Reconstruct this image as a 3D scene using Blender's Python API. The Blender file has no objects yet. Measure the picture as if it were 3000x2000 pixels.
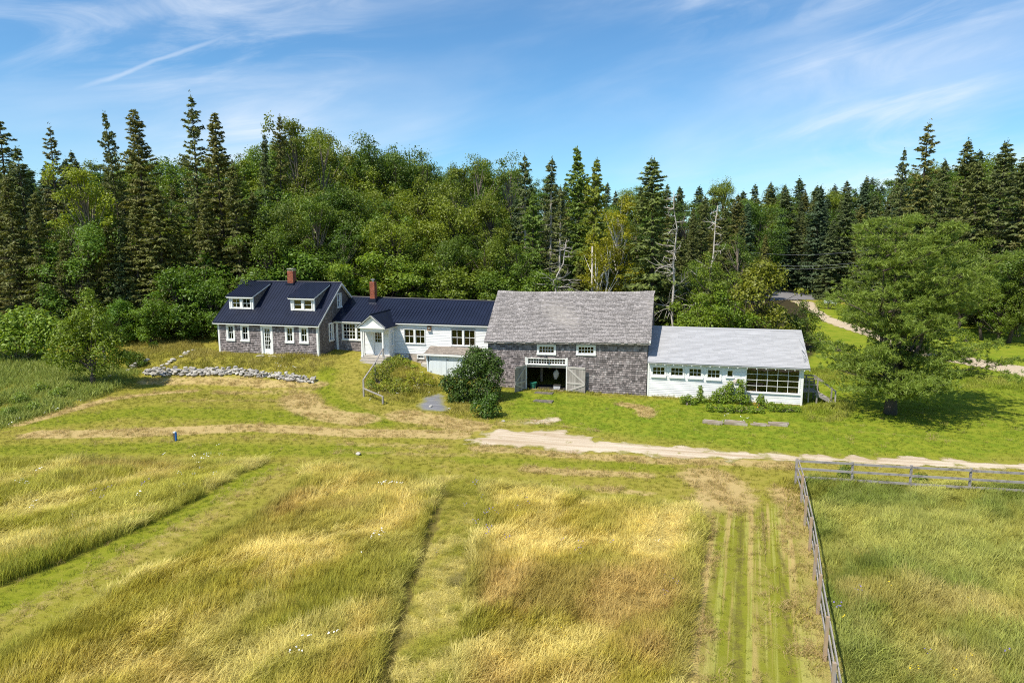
import bpy, math, random
import numpy as np
from mathutils import Vector, Matrix

# ------------------------------------------------------------------ camera, sky, sun
scene = bpy.context.scene
col = scene.collection
HC = 11.5
PITCH, YAW = math.radians(8.8), math.radians(13.3)
cam_d = bpy.data.cameras.new('camera'); cam = bpy.data.objects.new('camera', cam_d); col.objects.link(cam)
cam.location = (0, 0, HC); cam.rotation_euler = (math.pi/2-PITCH, 0, YAW)
cam_d.lens = 24; cam_d.sensor_width = 36; cam_d.clip_end = 4000
scene.camera = cam
scene.view_settings.view_transform = 'Standard'; scene.view_settings.look = 'None'
scene.view_settings.exposure = 0.36; scene.view_settings.gamma = 1; scene.view_settings.use_curve_mapping = False
SUN = Vector((-0.42, -0.55, 1.0)).normalized()
sun_d = bpy.data.lights.new('sun', 'SUN'); sun_d.energy = 5.0; sun_d.angle = math.radians(.5); sun_d.color = (1, .94, .82)
sun = bpy.data.objects.new('sun', sun_d); col.objects.link(sun)
sun.rotation_euler = SUN.to_track_quat('Z', 'Y').to_euler(); sun.location = (-20, -30, 60)
scene.cycles.use_denoising = False; scene.cycles.filter_width = 1.1; scene.cycles.max_bounces = 6; scene.cycles.diffuse_bounces = 3; scene.cycles.transparent_max_bounces = 12; scene.cycles.sample_clamp_indirect = 6
world = bpy.data.worlds.new('World'); scene.world = world; world.use_nodes = True

class NT:
    """tiny helper for node trees"""
    def __init__(s, tree): s.t = tree; s.n = tree.nodes; s.l = tree.links
    def new(s, kind, **kw):
        ins = kw.pop('ins', {})
        nd = s.n.new(kind)
        for k, v in kw.items(): setattr(nd, k, v)
        for k, v in ins.items():
            if isinstance(v, bpy.types.NodeSocket): s.l.new(v, nd.inputs[k])
            else: nd.inputs[k].default_value = v
        return nd
    def math(s, op, a, b=0., c=None, clamp=False):
        ins = {0: a, 1: b}
        if c is not None: ins[2] = c
        return s.new('ShaderNodeMath', operation=op, use_clamp=clamp, ins=ins).outputs[0]
    def mix(s, fac, a, b, blend='MIX'):
        nd = s.new('ShaderNodeMix', data_type='RGBA', blend_type=blend, clamp_factor=True)
        for sock, v in ((nd.inputs[0], fac), (nd.inputs[6], a), (nd.inputs[7], b)):
            if isinstance(v, bpy.types.NodeSocket): s.l.new(v, sock)
            else: sock.default_value = v if not isinstance(v, tuple) else (v+(1,))[:4]
        return nd.outputs[2]
    def ramp(s, fac, p0, p1, v0=0., v1=1.):
        return s.new('ShaderNodeMapRange', interpolation_type='SMOOTHSTEP', ins={0: fac, 1: p0, 2: p1, 3: v0, 4: v1}).outputs[0]
    def noise(s, vec, scale, detail=4, rough=.55, dist=0., out=0):
        ins = {'Scale': scale, 'Detail': detail, 'Roughness': rough, 'Distortion': dist}
        if vec is not None: ins['Vector'] = vec
        return s.new('ShaderNodeTexNoise', ins=ins).outputs[out]
    def attr(s, name, kind='GEOMETRY'): return s.new('ShaderNodeAttribute', attribute_name=name, attribute_type=kind)

w = NT(world.node_tree); w.n.clear()
sky = w.new('ShaderNodeTexSky', sky_type='NISHITA', sun_disc=False)
sky.sun_elevation = math.asin(SUN.z); sky.sun_rotation = math.atan2(SUN.x, SUN.y)
sky.altitude = 100; sky.air_density = 1.0; sky.dust_density = .15; sky.ozone_density = 4.
tc = w.new('ShaderNodeTexCoord')
sp = w.new('ShaderNodeSeparateXYZ', ins={0: tc.outputs['Generated']})
azi = w.math('ARCTAN2', sp.outputs[0], sp.outputs[1]); ele = w.math('ARCSINE', sp.outputs[2])
pv = w.new('ShaderNodeCombineXYZ', ins={0: w.math('MULTIPLY', azi, 1.), 1: w.math('MULTIPLY', ele, 1.8), 2: 0.}).outputs[0]
def turned(a, sx, sy, loc): return w.new('ShaderNodeMapping', vector_type='POINT', ins={0: w.new('ShaderNodeMapping', ins={0: pv, 'Rotation': (0, 0, math.radians(a))}).outputs[0], 'Scale': (sx, sy, 1), 'Location': loc}).outputs[0]
wisp = w.noise(turned(-26, 1.7, 5.2, (2.3, 1.1, 0)), 1.6, 10, .60, 1.3)
soft = w.noise(turned(-20, 1.3, 3.0, (5.2, .4, 0)), 1.5, 6, .52, .5)
big = w.noise(turned(-15, 1., 1.6, (3.4, 2.2, 0)), 1.25, 3, .5, .3)
cl = w.math('MULTIPLY', w.ramp(wisp, .40, .80), w.ramp(big, .42, .66))
veil = w.math('MULTIPLY', w.math('MULTIPLY', w.ramp(soft, .36, .80), w.ramp(big, .30, .70, .40, 1.)), .48)
# an old vapour trail drawn out by the wind
tl = w.math('SUBTRACT', w.math('SUBTRACT', ele, w.math('MULTIPLY', w.math('ADD', azi, .770), .456)), .176)
tl = w.math('ADD', tl, w.math('MULTIPLY', w.math('SUBTRACT', w.noise(pv, 9., 5), .5), .016))
trail = w.math('MULTIPLY', w.ramp(w.math('ABSOLUTE', tl), .0, .005, .34, 0.), w.math('MULTIPLY', w.ramp(azi, -.80, -.72), w.ramp(azi, -.68, -.54, 1., 0.)))
cover = w.math('MINIMUM', w.math('ADD', w.math('MAXIMUM', w.math('MULTIPLY', cl, .62), trail), veil), .88)
tinted = w.mix(1., sky.outputs[0], (.72, 1.06, 1.21), 'MULTIPLY')
skyc = w.mix(cover, tinted, (7.4, 7.9, 8.6))
bg = w.new('ShaderNodeBackground', ins={'Color': skyc, 'Strength': .10})
w.new('ShaderNodeOutputWorld', ins={0: bg.outputs[0]})

# ------------------------------------------------------------------ picture geometry helpers
fw = np.array([-math.sin(YAW)*math.cos(PITCH), math.cos(YAW)*math.cos(PITCH), -math.sin(PITCH)])
rt = np.array([math.cos(YAW), math.sin(YAW), 0.]); upv = np.cross(rt, fw)
CAM = np.array([0, 0, HC])
def ray(x, y): return fw+(x-1500)/2000*rt-(y-1000)/2000*upv
def at(x, y, Y):
    d = ray(x, y); return CAM+d*(Y/d[1])
def onz(x, y, z=0.):
    d = ray(x, y); return CAM+d*((z-HC)/d[2])
def proj(P):
    v = np.asarray(P, float)-CAM; d = v@fw
    return 1500+2000*(v@rt)/d, 1000-2000*(v@upv)/d, d
def smooth(a, b, x):
    t = np.clip((x-a)/(b-a), 0, 1); return t*t*(3-2*t)
def vnoise(x, y, s, seed=0):
    x = np.asarray(x)/s; y = np.asarray(y)/s
    xi = np.floor(x).astype(np.int64); yi = np.floor(y).astype(np.int64); fx = x-xi; fy = y-yi
    fx = fx*fx*(3-2*fx); fy = fy*fy*(3-2*fy)
    def h(a, b):
        n = (a*374761393+b*668265263+seed*1442695041) & 0x7fffffff
        n = ((n ^ (n >> 13))*1274126177) & 0x7fffffff
        return ((n ^ (n >> 16)) & 0xffff)/65535.
    return (h(xi, yi)*(1-fx)+h(xi+1, yi)*fx)*(1-fy)+(h(xi, yi+1)*(1-fx)+h(xi+1, yi+1)*fx)*fy
def fbm(x, y, s, seed=0, o=4):
    return sum(vnoise(x, y, s/2**k, seed+k*17)*.5**k for k in range(o))/(2-2*.5**o)

# ------------------------------------------------------------------ terrain
TP = [(-13.5,49.3,.03),(-8,49.3,0),(-1.6,49.3,0),(4,49.3,-.08),(9,49.3,-.15),(-18.5,52.2,.15),(-18.5,49,.1),(-21.5,52.5,.95),(-24,51.4,1.2),
      (-22.4,49.3,.7),(-26,53,1.5),(-27,50,1.25),(-38.2,50.5,1.5),(-33,50.3,1.48),(-28.6,50.5,1.5),(-38,60,2.2),(-28,60,2.0),(-20,60,1.2),(-8,59,.7),(6,58,.3),
      (-42.5,50,1.4),(-44,54,1.7),(-41,46.6,.55),(-36.5,46.3,.5),(-31,46.2,.5),(-27.5,46.4,.55),(-40.5,47.6,1.1),(-36.5,47.5,1.1),(-31,47.5,1.1),(-28,47.8,1.1),
      (-34,41,.15),(-26,41,.12),(-20,44,.05),(-27,32,0),(-43,42.5,.45),(-48,42,.5),(-52,48,1.0),(-60,45,.7),(-40,34,0),(-55,33,.1),
      (-55,62,2.2),(-35,66,2.6),(-20,66,1.9),(-5,66,1.0),(10,64,.3),(-60,90,7),(-30,90,6.5),(-5,90,4.5),(8,85,1.4),(18,90,1.0),(35,85,.6),(60,85,1.0),
      (-60,130,13),(-30,130,13),(0,130,9),(24,112,1.5),(24,125,1.8),(40,130,3),(70,130,5),(-30,160,15),(30,160,6),(80,160,8),
      (0,10,-.1),(-30,10,-.1),(30,10,-.1),(0,25,0),(-20,25,0),(20,25,0),(-45,20,0),(45,25,0),(-10,38,0),(10,38,0),(30,45,0),(14,47.6,.02),(30,65,.25),(20,70,.4),(60,50,.1),(0,44,.0),(90,100,2),(-90,60,3),(-90,30,.3)]
TP = np.array(TP, float)
def _k(r2): return np.sqrt(r2+9.)
_D = ((TP[:, None, :2]-TP[None, :, :2])**2).sum(-1)
_A = np.block([[_k(_D)+np.eye(len(TP))*-.05, np.c_[np.ones(len(TP)), TP[:, :2]]], [np.c_[np.ones(len(TP)), TP[:, :2]].T, np.zeros((3, 3))]])
_W = np.linalg.solve(_A, np.r_[TP[:, 2], 0, 0, 0])
def TZ(x, y):
    x = np.asarray(x, float); y = np.asarray(y, float); sh = x.shape
    x = np.clip(x.ravel(), -95, 95); y = np.clip(y.ravel(), 6, 165)
    out = np.empty(len(x))
    for i in range(0, len(x), 20000):
        a, b = x[i:i+20000], y[i:i+20000]
        K = _k((a[:, None]-TP[None, :, 0])**2+(b[:, None]-TP[None, :, 1])**2)
        out[i:i+20000] = K@_W[:-3]+_W[-3]+a*_W[-2]+b*_W[-1]
    return out.reshape(sh)
def tz(x, y): return float(TZ(np.array([x]), np.array([y]))[0])
def G(x, y, dz=0.):
    z = 0.
    for _ in range(14):
        p = onz(x, y, z+dz); z = .5*z+.5*tz(p[0], p[1])
    return np.array([p[0], p[1], z])
def GP(pts): return np.array([G(*p)[:2] for p in pts])       # an optional third value: height of what is seen at that pixel
def inpoly(x, y, poly):
    r = np.zeros(x.shape, bool); n = len(poly)
    for i in range(n):
        x0, y0 = poly[i]; x1, y1 = poly[(i+1) % n]
        if y0 == y1: continue
        c = ((y0 > y) != (y1 > y)) & (x < (x1-x0)*(y-y0)/(y1-y0)+x0); r ^= c
    return r
def dline(x, y, poly, closed=False):
    best = np.full(x.shape, 1e9); P = list(poly)+([poly[0]] if closed else [])
    for (ax, ay), (bx, by) in zip(P[:-1], P[1:]):
        dx, dy = bx-ax, by-ay; t = np.clip(((x-ax)*dx+(y-ay)*dy)/(dx*dx+dy*dy+1e-9), 0, 1)
        best = np.minimum(best, np.hypot(x-ax-t*dx, y-ay-t*dy))
    return best
def sdpoly(x, y, poly):          # positive inside
    d = dline(x, y, poly, True); return np.where(inpoly(x, y, poly), d, -d)

# ------------------------------------------------------------------ materials
def new_mat(name):
    m = bpy.data.materials.new(name); m.use_nodes = True; t = NT(m.node_tree); t.n.clear(); return m, t
def M(name, c, rough=.8, var=.18, scale=3., stretch=(1, 1, 1), bump=0., bscale=40., island=0., spec=.3, metal=0., c2=None, c2amt=.5, dirt=None):
    m, t = new_mat(name)
    tcn = t.new('ShaderNodeTexCoord'); v = t.new('ShaderNodeMapping', ins={0: tcn.outputs['Object'], 'Scale': stretch}).outputs[0]
    n = t.noise(v, scale, 6, .6)
    cc = t.mix(n, tuple(x*(1-var) for x in c), tuple(min(1, x*(1+var)) for x in c))
    if c2: cc = t.mix(t.ramp(t.noise(v, scale*.7, 5, .65), .62-c2amt*.4, .78-c2amt*.3), cc, c2)
    if dirt: cc = t.mix(t.ramp(t.noise(tcn.outputs['Object'], 1.3, 6, .7), .5, .8, 0, dirt[1]), cc, dirt[0])
    if island:
        g = t.new('ShaderNodeNewGeometry').outputs['Random Per Island']
        f = t.new('ShaderNodeMapRange', ins={0: g, 3: 1-island, 4: 1+island}).outputs[0]
        cc = t.mix(1., cc, t.new('ShaderNodeCombineColor', ins={0: f, 1: f, 2: f}).outputs[0], 'MULTIPLY')
    b = t.new('ShaderNodeBsdfPrincipled', ins={'Base Color': cc, 'Roughness': rough, 'Metallic': metal, 'Specular IOR Level': spec})
    if bump:
        bm = t.new('ShaderNodeBump', ins={'Strength': bump, 'Distance': .02, 'Height': t.noise(v, bscale, 4, .6)}); t.l.new(bm.outputs[0], b.inputs['Normal'])
    t.new('ShaderNodeOutputMaterial', ins={0: b.outputs[0]})
    return m
def leaf_mat(name, c, trans=.3, var=.35, warm=(1.25, 1.1, .6), rough=.5, spec=.35):
    m, t = new_mat(name)
    r = t.attr('rnd').outputs['Fac']; oc = t.new('ShaderNodeObjectInfo').outputs['Color']
    cc = t.mix(r, tuple(x*(1-var) for x in c), tuple(x*(1+var) for x in c))
    cc = t.mix(t.ramp(r, .7, 1., 0, .6), cc, tuple(x*y for x, y in zip(c, warm)))
    cc = t.mix(1., cc, oc, 'MULTIPLY')
    b = t.new('ShaderNodeBsdfPrincipled', ins={'Base Color': cc, 'Roughness': rough, 'Specular IOR Level': spec})
    tr = t.new('ShaderNodeBsdfTranslucent', ins={0: t.mix(1., cc, (1.5, 1.5, .6), 'MULTIPLY')})
    mx = t.new('ShaderNodeMixShader', ins={0: trans, 1: b.outputs[0], 2: tr.outputs[0]})
    t.new('ShaderNodeOutputMaterial', ins={0: mx.outputs[0]})
    return m
def grass_mat(name, base=(.28, .31, .04), trans=.4):
    m, t = new_mat(name)
    a = t.attr('tint', 'INSTANCER').outputs['Color']; h = t.attr('h').outputs['Fac']; r = t.attr('rnd').outputs['Fac']
    cc = t.mix(t.ramp(h, .05, .6), t.mix(.5, base, a), a)
    f = t.new('ShaderNodeMapRange', ins={0: r, 3: .72, 4: 1.28}).outputs[0]
    cc = t.mix(1., cc, t.new('ShaderNodeCombineColor', ins={0: f, 1: f, 2: f}).outputs[0], 'MULTIPLY')
    b = t.new('ShaderNodeBsdfPrincipled', ins={'Base Color': cc, 'Roughness': .55, 'Specular IOR Level': .25})
    tr = t.new('ShaderNodeBsdfTranslucent', ins={0: cc})
    mx = t.new('ShaderNodeMixShader', ins={0: trans, 1: b.outputs[0], 2: tr.outputs[0]})
    t.new('ShaderNodeOutputMaterial', ins={0: mx.outputs[0]}); return m
def glass_mat(name):
    m, t = new_mat(name)
    gl = t.new('ShaderNodeBsdfGlossy', ins={0: (.9, .95, 1, 1), 'Roughness': .02}); tr = t.new('ShaderNodeBsdfTransparent', ins={0: (.80, .78, .74, 1)})
    fr = t.new('ShaderNodeFresnel', ins={0: 1.52})
    mx = t.new('ShaderNodeMixShader', ins={0: fr.outputs[0], 1: tr.outputs[0], 2: gl.outputs[0]})
    t.new('ShaderNodeOutputMaterial', ins={0: mx.outputs[0]}); return m

MT = {
 'white': M('white_paint', (.78,.78,.76), .55, .05, 2., dirt=((.55,.53,.48), .25)),
 'clap': M('white_clapboard', (.78,.78,.77), .6, .06, 1.5, island=.08, dirt=((.52,.49,.43), .55)),
 'board_blue': M('pale_blue_white_boards', (.66,.71,.74), .65, .06, 2., island=.04, dirt=((.5,.5,.48), .4)),
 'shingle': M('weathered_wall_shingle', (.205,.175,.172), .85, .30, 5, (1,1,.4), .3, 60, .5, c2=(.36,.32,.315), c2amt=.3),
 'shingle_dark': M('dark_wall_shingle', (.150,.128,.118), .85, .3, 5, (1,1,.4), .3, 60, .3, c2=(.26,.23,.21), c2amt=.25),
 'roofshingle': M('grey_wood_roof_shingle', (.265,.243,.235), .85, .22, 1.2, (1,2.5,2.5), .3, 50, .24, c2=(.32,.295,.29), c2amt=.3),
 'asphalt': M('pale_grey_roof_shingle', (.36,.36,.375), .9, .10, 2., (1,3,3), .15, 90, .09),
 'brownshingle': M('brown_roof_shingle', (.26,.22,.185), .9, .25, 4, island=.25),
 'metal': M('navy_metal_roof', (.012,.016,.034), .36, .4, 1.0, bump=.25, bscale=2.2, spec=.25, metal=.0),
 'brick': M('red_brick', (.30,.085,.045), .85, .25, 14, island=.3, c2=(.40,.17,.10), c2amt=.25),
 'mortar': M('mortar', (.36,.30,.26), .9),
 'lead': M('dull_metal', (.42,.43,.45), .4, .1, spec=.6, metal=.6),
 'iron': M('black_iron', (.03,.03,.035), .5),
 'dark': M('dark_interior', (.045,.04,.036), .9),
 'timber': M('rotten_timber', (.27,.215,.16), .9, .35, 5, (.4,2,2), .4, 30, .3, c2=(.44,.40,.35), c2amt=.35),
 'bracewood': M('pale_brace_wood', (.43,.40,.37), .85, .2, 6, island=.1),
 'oldwood': M('weathered_grey_wood', (.27,.245,.225), .85, .3, 6, (1,1,.12), .3, 60, .22, c2=(.42,.39,.36), c2amt=.3),
 'fence': M('weathered_fence_board', (.30,.275,.26), .85, .3, 5, (1,1,1), .35, 50, .22, c2=(.16,.14,.13), c2amt=.35),
 'post': M('brown_fence_post', (.36,.255,.16), .85, .25, 5, (1,1,.2), .3, 50, .15, c2=(.30,.27,.25), c2amt=.4),
 'decking': M('weathered_deck_board', (.40,.36,.31), .85, .25, 5, island=.15),
 'stone': M('field_stone', (.34,.315,.285), .9, .3, 4, bump=.5, bscale=12, c2=(.22,.20,.17), c2amt=.35),
 'stone_pale': M('pale_field_stone', (.46,.43,.385), .9, .22, 4, bump=.5, bscale=12, c2=(.34,.31,.27), c2amt=.3),
 'parge': M('rough_foundation_stone', (.42,.36,.30), .95, .3, 3, bump=.8, bscale=8, c2=(.24,.20,.17), c2amt=.4),
 'bark': M('bark', (.085,.068,.052), .95, .35, 6, (1,1,.2), .5, 30),
 'barkpale': M('pale_dead_bark', (.46,.42,.37), .9, .3, 6, (1,1,.25), .3, 30, c2=(.22,.19,.16), c2amt=.35),
 'birchbark': M('white_birch_bark', (.62,.59,.53), .8, .15, 6, (1,1,3), c2=(.12,.10,.09), c2amt=.3),
 'twig': M('bare_twig', (.20,.165,.13), .95, .3, 6),
 'soil': M('forest_floor', (.07,.055,.035), .95, .4, 2),
 'blue': M('blue_paint', (.02,.16,.52), .5), 'greenplastic': M('green_plastic', (.03,.18,.12), .5),
 'cloth': M('pale_cloth', (.62,.55,.50), .9, .1, 8), 'boxwhite': M('box_card', (.5,.5,.52), .8),
 'tablewood': M('light_wood', (.58,.36,.16), .6, .25, 3, (1,6,1)),
 'plaster': M('interior_boards', (.55,.40,.25), .8, .2, 3),
 'vent': M('brown_vent', (.16,.085,.04), .7, .3, 9), 'ventdisc': M('pale_disc', (.62,.54,.50), .7),
 'glass': glass_mat('window_glass'),
 'leaf': leaf_mat('broad_leaf', (.128,.165,.018), .28), 'leaf_bright': leaf_mat('bright_leaf', (.21,.275,.026), .35),
 'leaf_dark': leaf_mat('dark_glossy_leaf', (.058,.105,.012), .22, .45), 'needle': leaf_mat('spruce_needle', (.128,.146,.040), .22, .45, (1.15,1.15,.9), .6),
 'needle_blue': leaf_mat('blue_green_needle', (.080,.120,.050), .2, .4, (1.3,1.2,1.0), .6),
 'pine': leaf_mat('pine_needle', (.180,.245,.036), .28, .35, (1.35,1.2,.8), .55),
 'birchleaf': leaf_mat('birch_leaf', (.29,.285,.016), .40), 'weed': leaf_mat('weed_leaf', (.235,.275,.038), .35),
 'grass': grass_mat('grass_blade'), 'flower_white': M('white_petal', (.8,.8,.76), .7), 'flower_blue': M('violet_petal', (.17,.13,.36), .7),
 'flower_yellow': M('yellow_petal', (.7,.5,.02), .7), 'flower_orange': M('orange_petal', (.75,.28,.02), .7), 'flower_pink': M('pink_petal', (.5,.05,.3), .7),
}

# ------------------------------------------------------------------ object helpers
OFF = {}
def link(o): col.objects.link(o); return o
def tag(o, label=None, cat=None, group=None, kind=None):
    for k, v in (('label', label), ('category', cat), ('group', group), ('kind', kind)):
        if v: o[k] = v
    return o
def thing(name, loc, label, cat, group=None, rz=0.):
    o = link(bpy.data.objects.new(name, None)); o.location = tuple(float(v) for v in loc); o.rotation_euler.z = rz; o.empty_display_size = .3
    OFF[o] = np.array(loc, float) if rz == 0 else np.zeros(3)
    return tag(o, label, cat, group)
class MB:
    def __init__(s, warp=None): s.v = []; s.f = []; s.warp = warp
    def add(s, vs, fs):
        b = len(s.v); s.v += [tuple(map(float, p)) for p in vs]; s.f += [tuple(b+i for i in f) for f in fs]; return s
    BF = ((0,3,2,1),(4,5,6,7),(0,1,5,4),(1,2,6,5),(2,3,7,6),(3,0,4,7))
    def box(s, x0, x1, y0, y1, z0, z1):
        return s.add([(x0,y0,z0),(x1,y0,z0),(x1,y1,z0),(x0,y1,z0),(x0,y0,z1),(x1,y0,z1),(x1,y1,z1),(x0,y1,z1)], s.BF)
    def pbox(s, pl, u0, u1, v0, v1, n0, n1):
        P = pl.p
        return s.add([P(u0,v0,n0),P(u1,v0,n0),P(u1,v0,n1),P(u0,v0,n1),P(u0,v1,n0),P(u1,v1,n0),P(u1,v1,n1),P(u0,v1,n1)], s.BF)
    def hexa(s, low, high): return s.add(list(low)+list(high), s.BF)
    def bar(s, a, b, w_, h_, up=(0,0,1)):
        a = Vector(a); b = Vector(b); d = (b-a).normalized(); r = d.cross(Vector(up))
        if r.length < 1e-4: r = d.cross(Vector((1,0,0)))
        r.normalize(); q = r.cross(d); r *= w_/2; q *= h_/2
        return s.add([a-r-q,a+r-q,a+r+q,a-r+q,b-r-q,b+r-q,b+r+q,b-r+q], ((0,1,2,3),(7,6,5,4),(0,4,5,1),(1,5,6,2),(2,6,7,3),(3,7,4,0)))
    def tube(s, pts, rad, seg=6, cap=True):
        pts = [Vector(p) for p in pts]; b = len(s.v); n = len(pts)
        for i, p in enumerate(pts):
            d = (pts[min(i+1, n-1)]-pts[max(i-1, 0)]).normalized()
            r = d.cross(Vector((.31, .17, .93))); r.normalize(); q = d.cross(r)
            rr = rad[i] if hasattr(rad, '__len__') else rad
            s.v += [tuple(p+(r*math.cos(2*math.pi*k/seg)+q*math.sin(2*math.pi*k/seg))*rr) for k in range(seg)]
        for i in range(n-1):
            for k in range(seg):
                k2 = (k+1) % seg; s.f.append((b+i*seg+k, b+i*seg+k2, b+(i+1)*seg+k2, b+(i+1)*seg+k))
        if cap: s.f.append(tuple(b+k for k in range(seg))[::-1]); s.f.append(tuple(b+(n-1)*seg+k for k in range(seg)))
        return s
    def build(s, name, m, parent=None, smooth_=False):
        me = bpy.data.meshes.new(name); off = OFF.get(parent, np.zeros(3)) if parent is not None else np.zeros(3)
        V = np.array(s.v, float)
        if s.warp is not None: V = s.warp(V)
        me.from_pydata((V-off).tolist(), [], s.f); me.materials.append(MT[m] if isinstance(m, str) else m)
        if smooth_: me.polygons.foreach_set('use_smooth', [True]*len(me.polygons))
        o = link(bpy.data.objects.new(name, me))
        if parent is not None: o.parent = parent; OFF[o] = off
        return o
class Pl:
    def __init__(s, O, U, V, N): s.O, s.U, s.V, s.N = (np.array(a, float) for a in (O, U, V, N))
    def p(s, u, v, n=0.): return s.O+s.U*u+s.V*v+s.N*n
def front(Y): return Pl((0, Y, 0), (1,0,0), (0,0,1), (0,-1,0))
def side(X): return Pl((X, 0, 0), (0,1,0), (0,0,1), (1,0,0))
def npmesh(name, V, F, m, attrs=None, smooth_=False):
    """fast mesh from arrays; F rows of equal length; attrs: name -> per-vertex floats"""
    me = bpy.data.meshes.new(name); V = np.asarray(V, np.float32).reshape(-1, 3); F = np.asarray(F, np.int32); k = F.shape[1]
    me.vertices.add(len(V)); me.vertices.foreach_set('co', V.ravel()); me.loops.add(F.size); me.loops.foreach_set('vertex_index', F.ravel())
    me.polygons.add(len(F)); me.polygons.foreach_set('loop_start', np.arange(0, F.size, k, dtype=np.int32)); me.polygons.foreach_set('loop_total', np.full(len(F), k, np.int32))
    if smooth_: me.polygons.foreach_set('use_smooth', np.ones(len(F), bool))
    for n_, a in (attrs or {}).items():
        a = np.asarray(a, np.float32)
        at_ = me.attributes.new(n_, 'FLOAT', 'POINT'); at_.data.foreach_set('value', a)
    me.materials.append(MT[m] if isinstance(m, str) else m); me.update(); me.validate()
    return me
def quads(V, rng):               # V (n,4,3) -> verts, faces, rnd
    n = len(V); return V.reshape(-1, 3), np.arange(n*4).reshape(n, 4), np.repeat(rng.random(n), 4)
def nrm(a): return a/np.maximum(np.linalg.norm(a, axis=-1, keepdims=True), 1e-9)
def diamonds(P, N, L, W, rng, T=None):
    n = len(P); N = nrm(N)
    T = rng.normal(size=(n, 3)) if T is None else T
    T = nrm(T-N*(T*N).sum(1, keepdims=True)); B = np.cross(N, T)
    L = np.broadcast_to(L, (n,))[:, None]; W = np.broadcast_to(W, (n,))[:, None]
    return np.stack([P-T*L*.5, P+B*W*.5-T*L*.08, P+T*L*.5, P-B*W*.5-T*L*.08], 1)

# ------------------------------------------------------------------ zones on the ground (world outlines)
Z_A = GP([(-120,1338,.4),(300,1336,.4),(720,1335,.4),(775,1352),(640,1430),(510,1497),(286,1604),(0,1715),(-200,1790),(-260,1500)])
Z_C = GP([(-80,1925,.45),(0,1877,.45),(255,1742,.45),(459,1628,.45),(730,1497,.45),(868,1405,.45),(900,1352,.4),(1000,1340,.4),(1150,1378,.4),(1275,1400,.4),(1285,1440),(1275,1500),(1235,1600),(1190,1720),(1150,1860),(1110,2010),(1080,2250),(-300,2250)])
Z_L = GP([(1275,1400),(1400,1398),(1400,1450),(1385,1550),(1365,1680),(1345,1800),(1330,1920),(1310,2060),(1290,2250),(1090,2250),(1122,2010),(1160,1860),(1200,1720),(1245,1600),(1285,1500),(1292,1440)])
Z_D = GP([(1400,1400,.4),(1560,1402,.4),(1700,1442,.4),(1900,1458,.4),(2030,1468,.4),(2062,1520),(2058,1600),(2045,1700),(2020,1830),(1998,2000),(1985,2250),(1300,2250),(1318,2060),(1338,1920),(1353,1800),(1373,1680),(1393,1550),(1405,1450)])
Z_F = GP([(2352,1408),(2500,1418),(3000,1435),(3300,1450),(3900,1475),(3900,2000),(3700,2250),(2490,2250),(2464,2010),(2430,1850),(2400,1660),(2375,1520)])
Z_W = GP([(-250,1000),(60,985),(130,1040),(330,1075),(420,1085),(400,1118),(330,1150),(230,1185),(100,1230),(0,1262),(-250,1300)])
TAN = [([(100,1274),(300,1269),(520,1262),(750,1253),(1000,1266),(1340,1275)],.85,1.),([(60,1243),(220,1197),(330,1167),(480,1150),(560,1146)],.55,.9),
       ([(430,1118),(600,1114),(760,1124),(930,1128)],.8,.75),([(870,1165),(900,1195),(960,1215),(1050,1228)],1.3,1.),([(1180,1216),(1290,1234),(1380,1250)],1.3,.95),
       ([(2070,1395),(2110,1420),(2130,1450),(2120,1475)],1.3,1.),([(1835,1185),(1885,1196),(1895,1216)],.6,1.),([(1550,1374),(1700,1384),(1900,1394)],.5,.75),
       ([(1400,1312),(1600,1327),(1900,1347),(2300,1357)],.6,.75),([(850,1365),(690,1450),(540,1545),(360,1640),(80,1785),(-80,1860)],.6,.36),
       ([(2300,1440),(2340,1520),(2378,1700),(2410,1850),(2425,2010)],.75,.85),([(2064,1500),(2066,1600),(2050,1750),(2030,2010)],.5,.95),([(1900,1442),(1700,1425)],.4,.6),
       ([(1000,1325),(1200,1330),(1400,1330)],.4,.45),([(2235,1500),(2240,1750),(2245,2010)],.14,.7),([(1480,1240),(1560,1235)],.8,.5),([(640,1150),(900,1145)],.6,.55),
       ([(250,1300),(700,1285),(1000,1292)],.3,.3),([(2200,1365),(2330,1372)],.4,.4),([(2280,1500),(2300,1750),(2310,2010)],.12,.5),([(2130,1530),(2128,1750),(2120,2010)],.10,.55),([(2205,1500),(2212,1750),(2208,2010)],.08,.6),([(500,1175),(800,1170)],.4,.4),([(1000,1300),(1300,1310)],.4,.5),([(1600,1240),(1750,1262)],.3,.4),([(2500,1262),(2800,1290)],.3,.35)]
GRN = [([(150,1238),(400,1206),(600,1210),(850,1222)],1.3,1.),([(0,1322),(400,1310),(800,1318),(1100,1322)],1.0,.9),([(960,1085),(945,1130),(990,1180),(1130,1243)],.7,1.),
       ([(760,1375),(600,1460),(450,1545),(200,1670),(-60,1790)],.9,1.),([(1350,1345),(1650,1360),(1950,1370)],.5,.8),([(2110,1560),(2112,1750),(2108,2010)],.25,.8),([(2205,1560),(2200,2010)],.12,.5)]
DRK = [([(2172,1520),(2166,1700),(2158,2010)],.2,.6),([(2285,1600),(2305,1800),(2318,2010)],.12,.65),([(2094,1650),(2085,2010)],.07,.6),([(1285,1490),(1245,1600),(1200,1720),(1160,1860),(1118,2010),(1090,2150)],.24,1.),([(1390,1560),(1372,1640)],.08,.7)]
TAN, GRN, DRK = ([(GP(a), b, c) for a, b, c in S] for S in (TAN, GRN, DRK))
def strokes(x, y, S, soft=.5):
    r = np.zeros(x.shape)
    for P, hw, st in S: r = np.maximum(r, st*(1-smooth(hw*(1-soft), hw*(1+soft), dline(x, y, P))))
    return r
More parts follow.
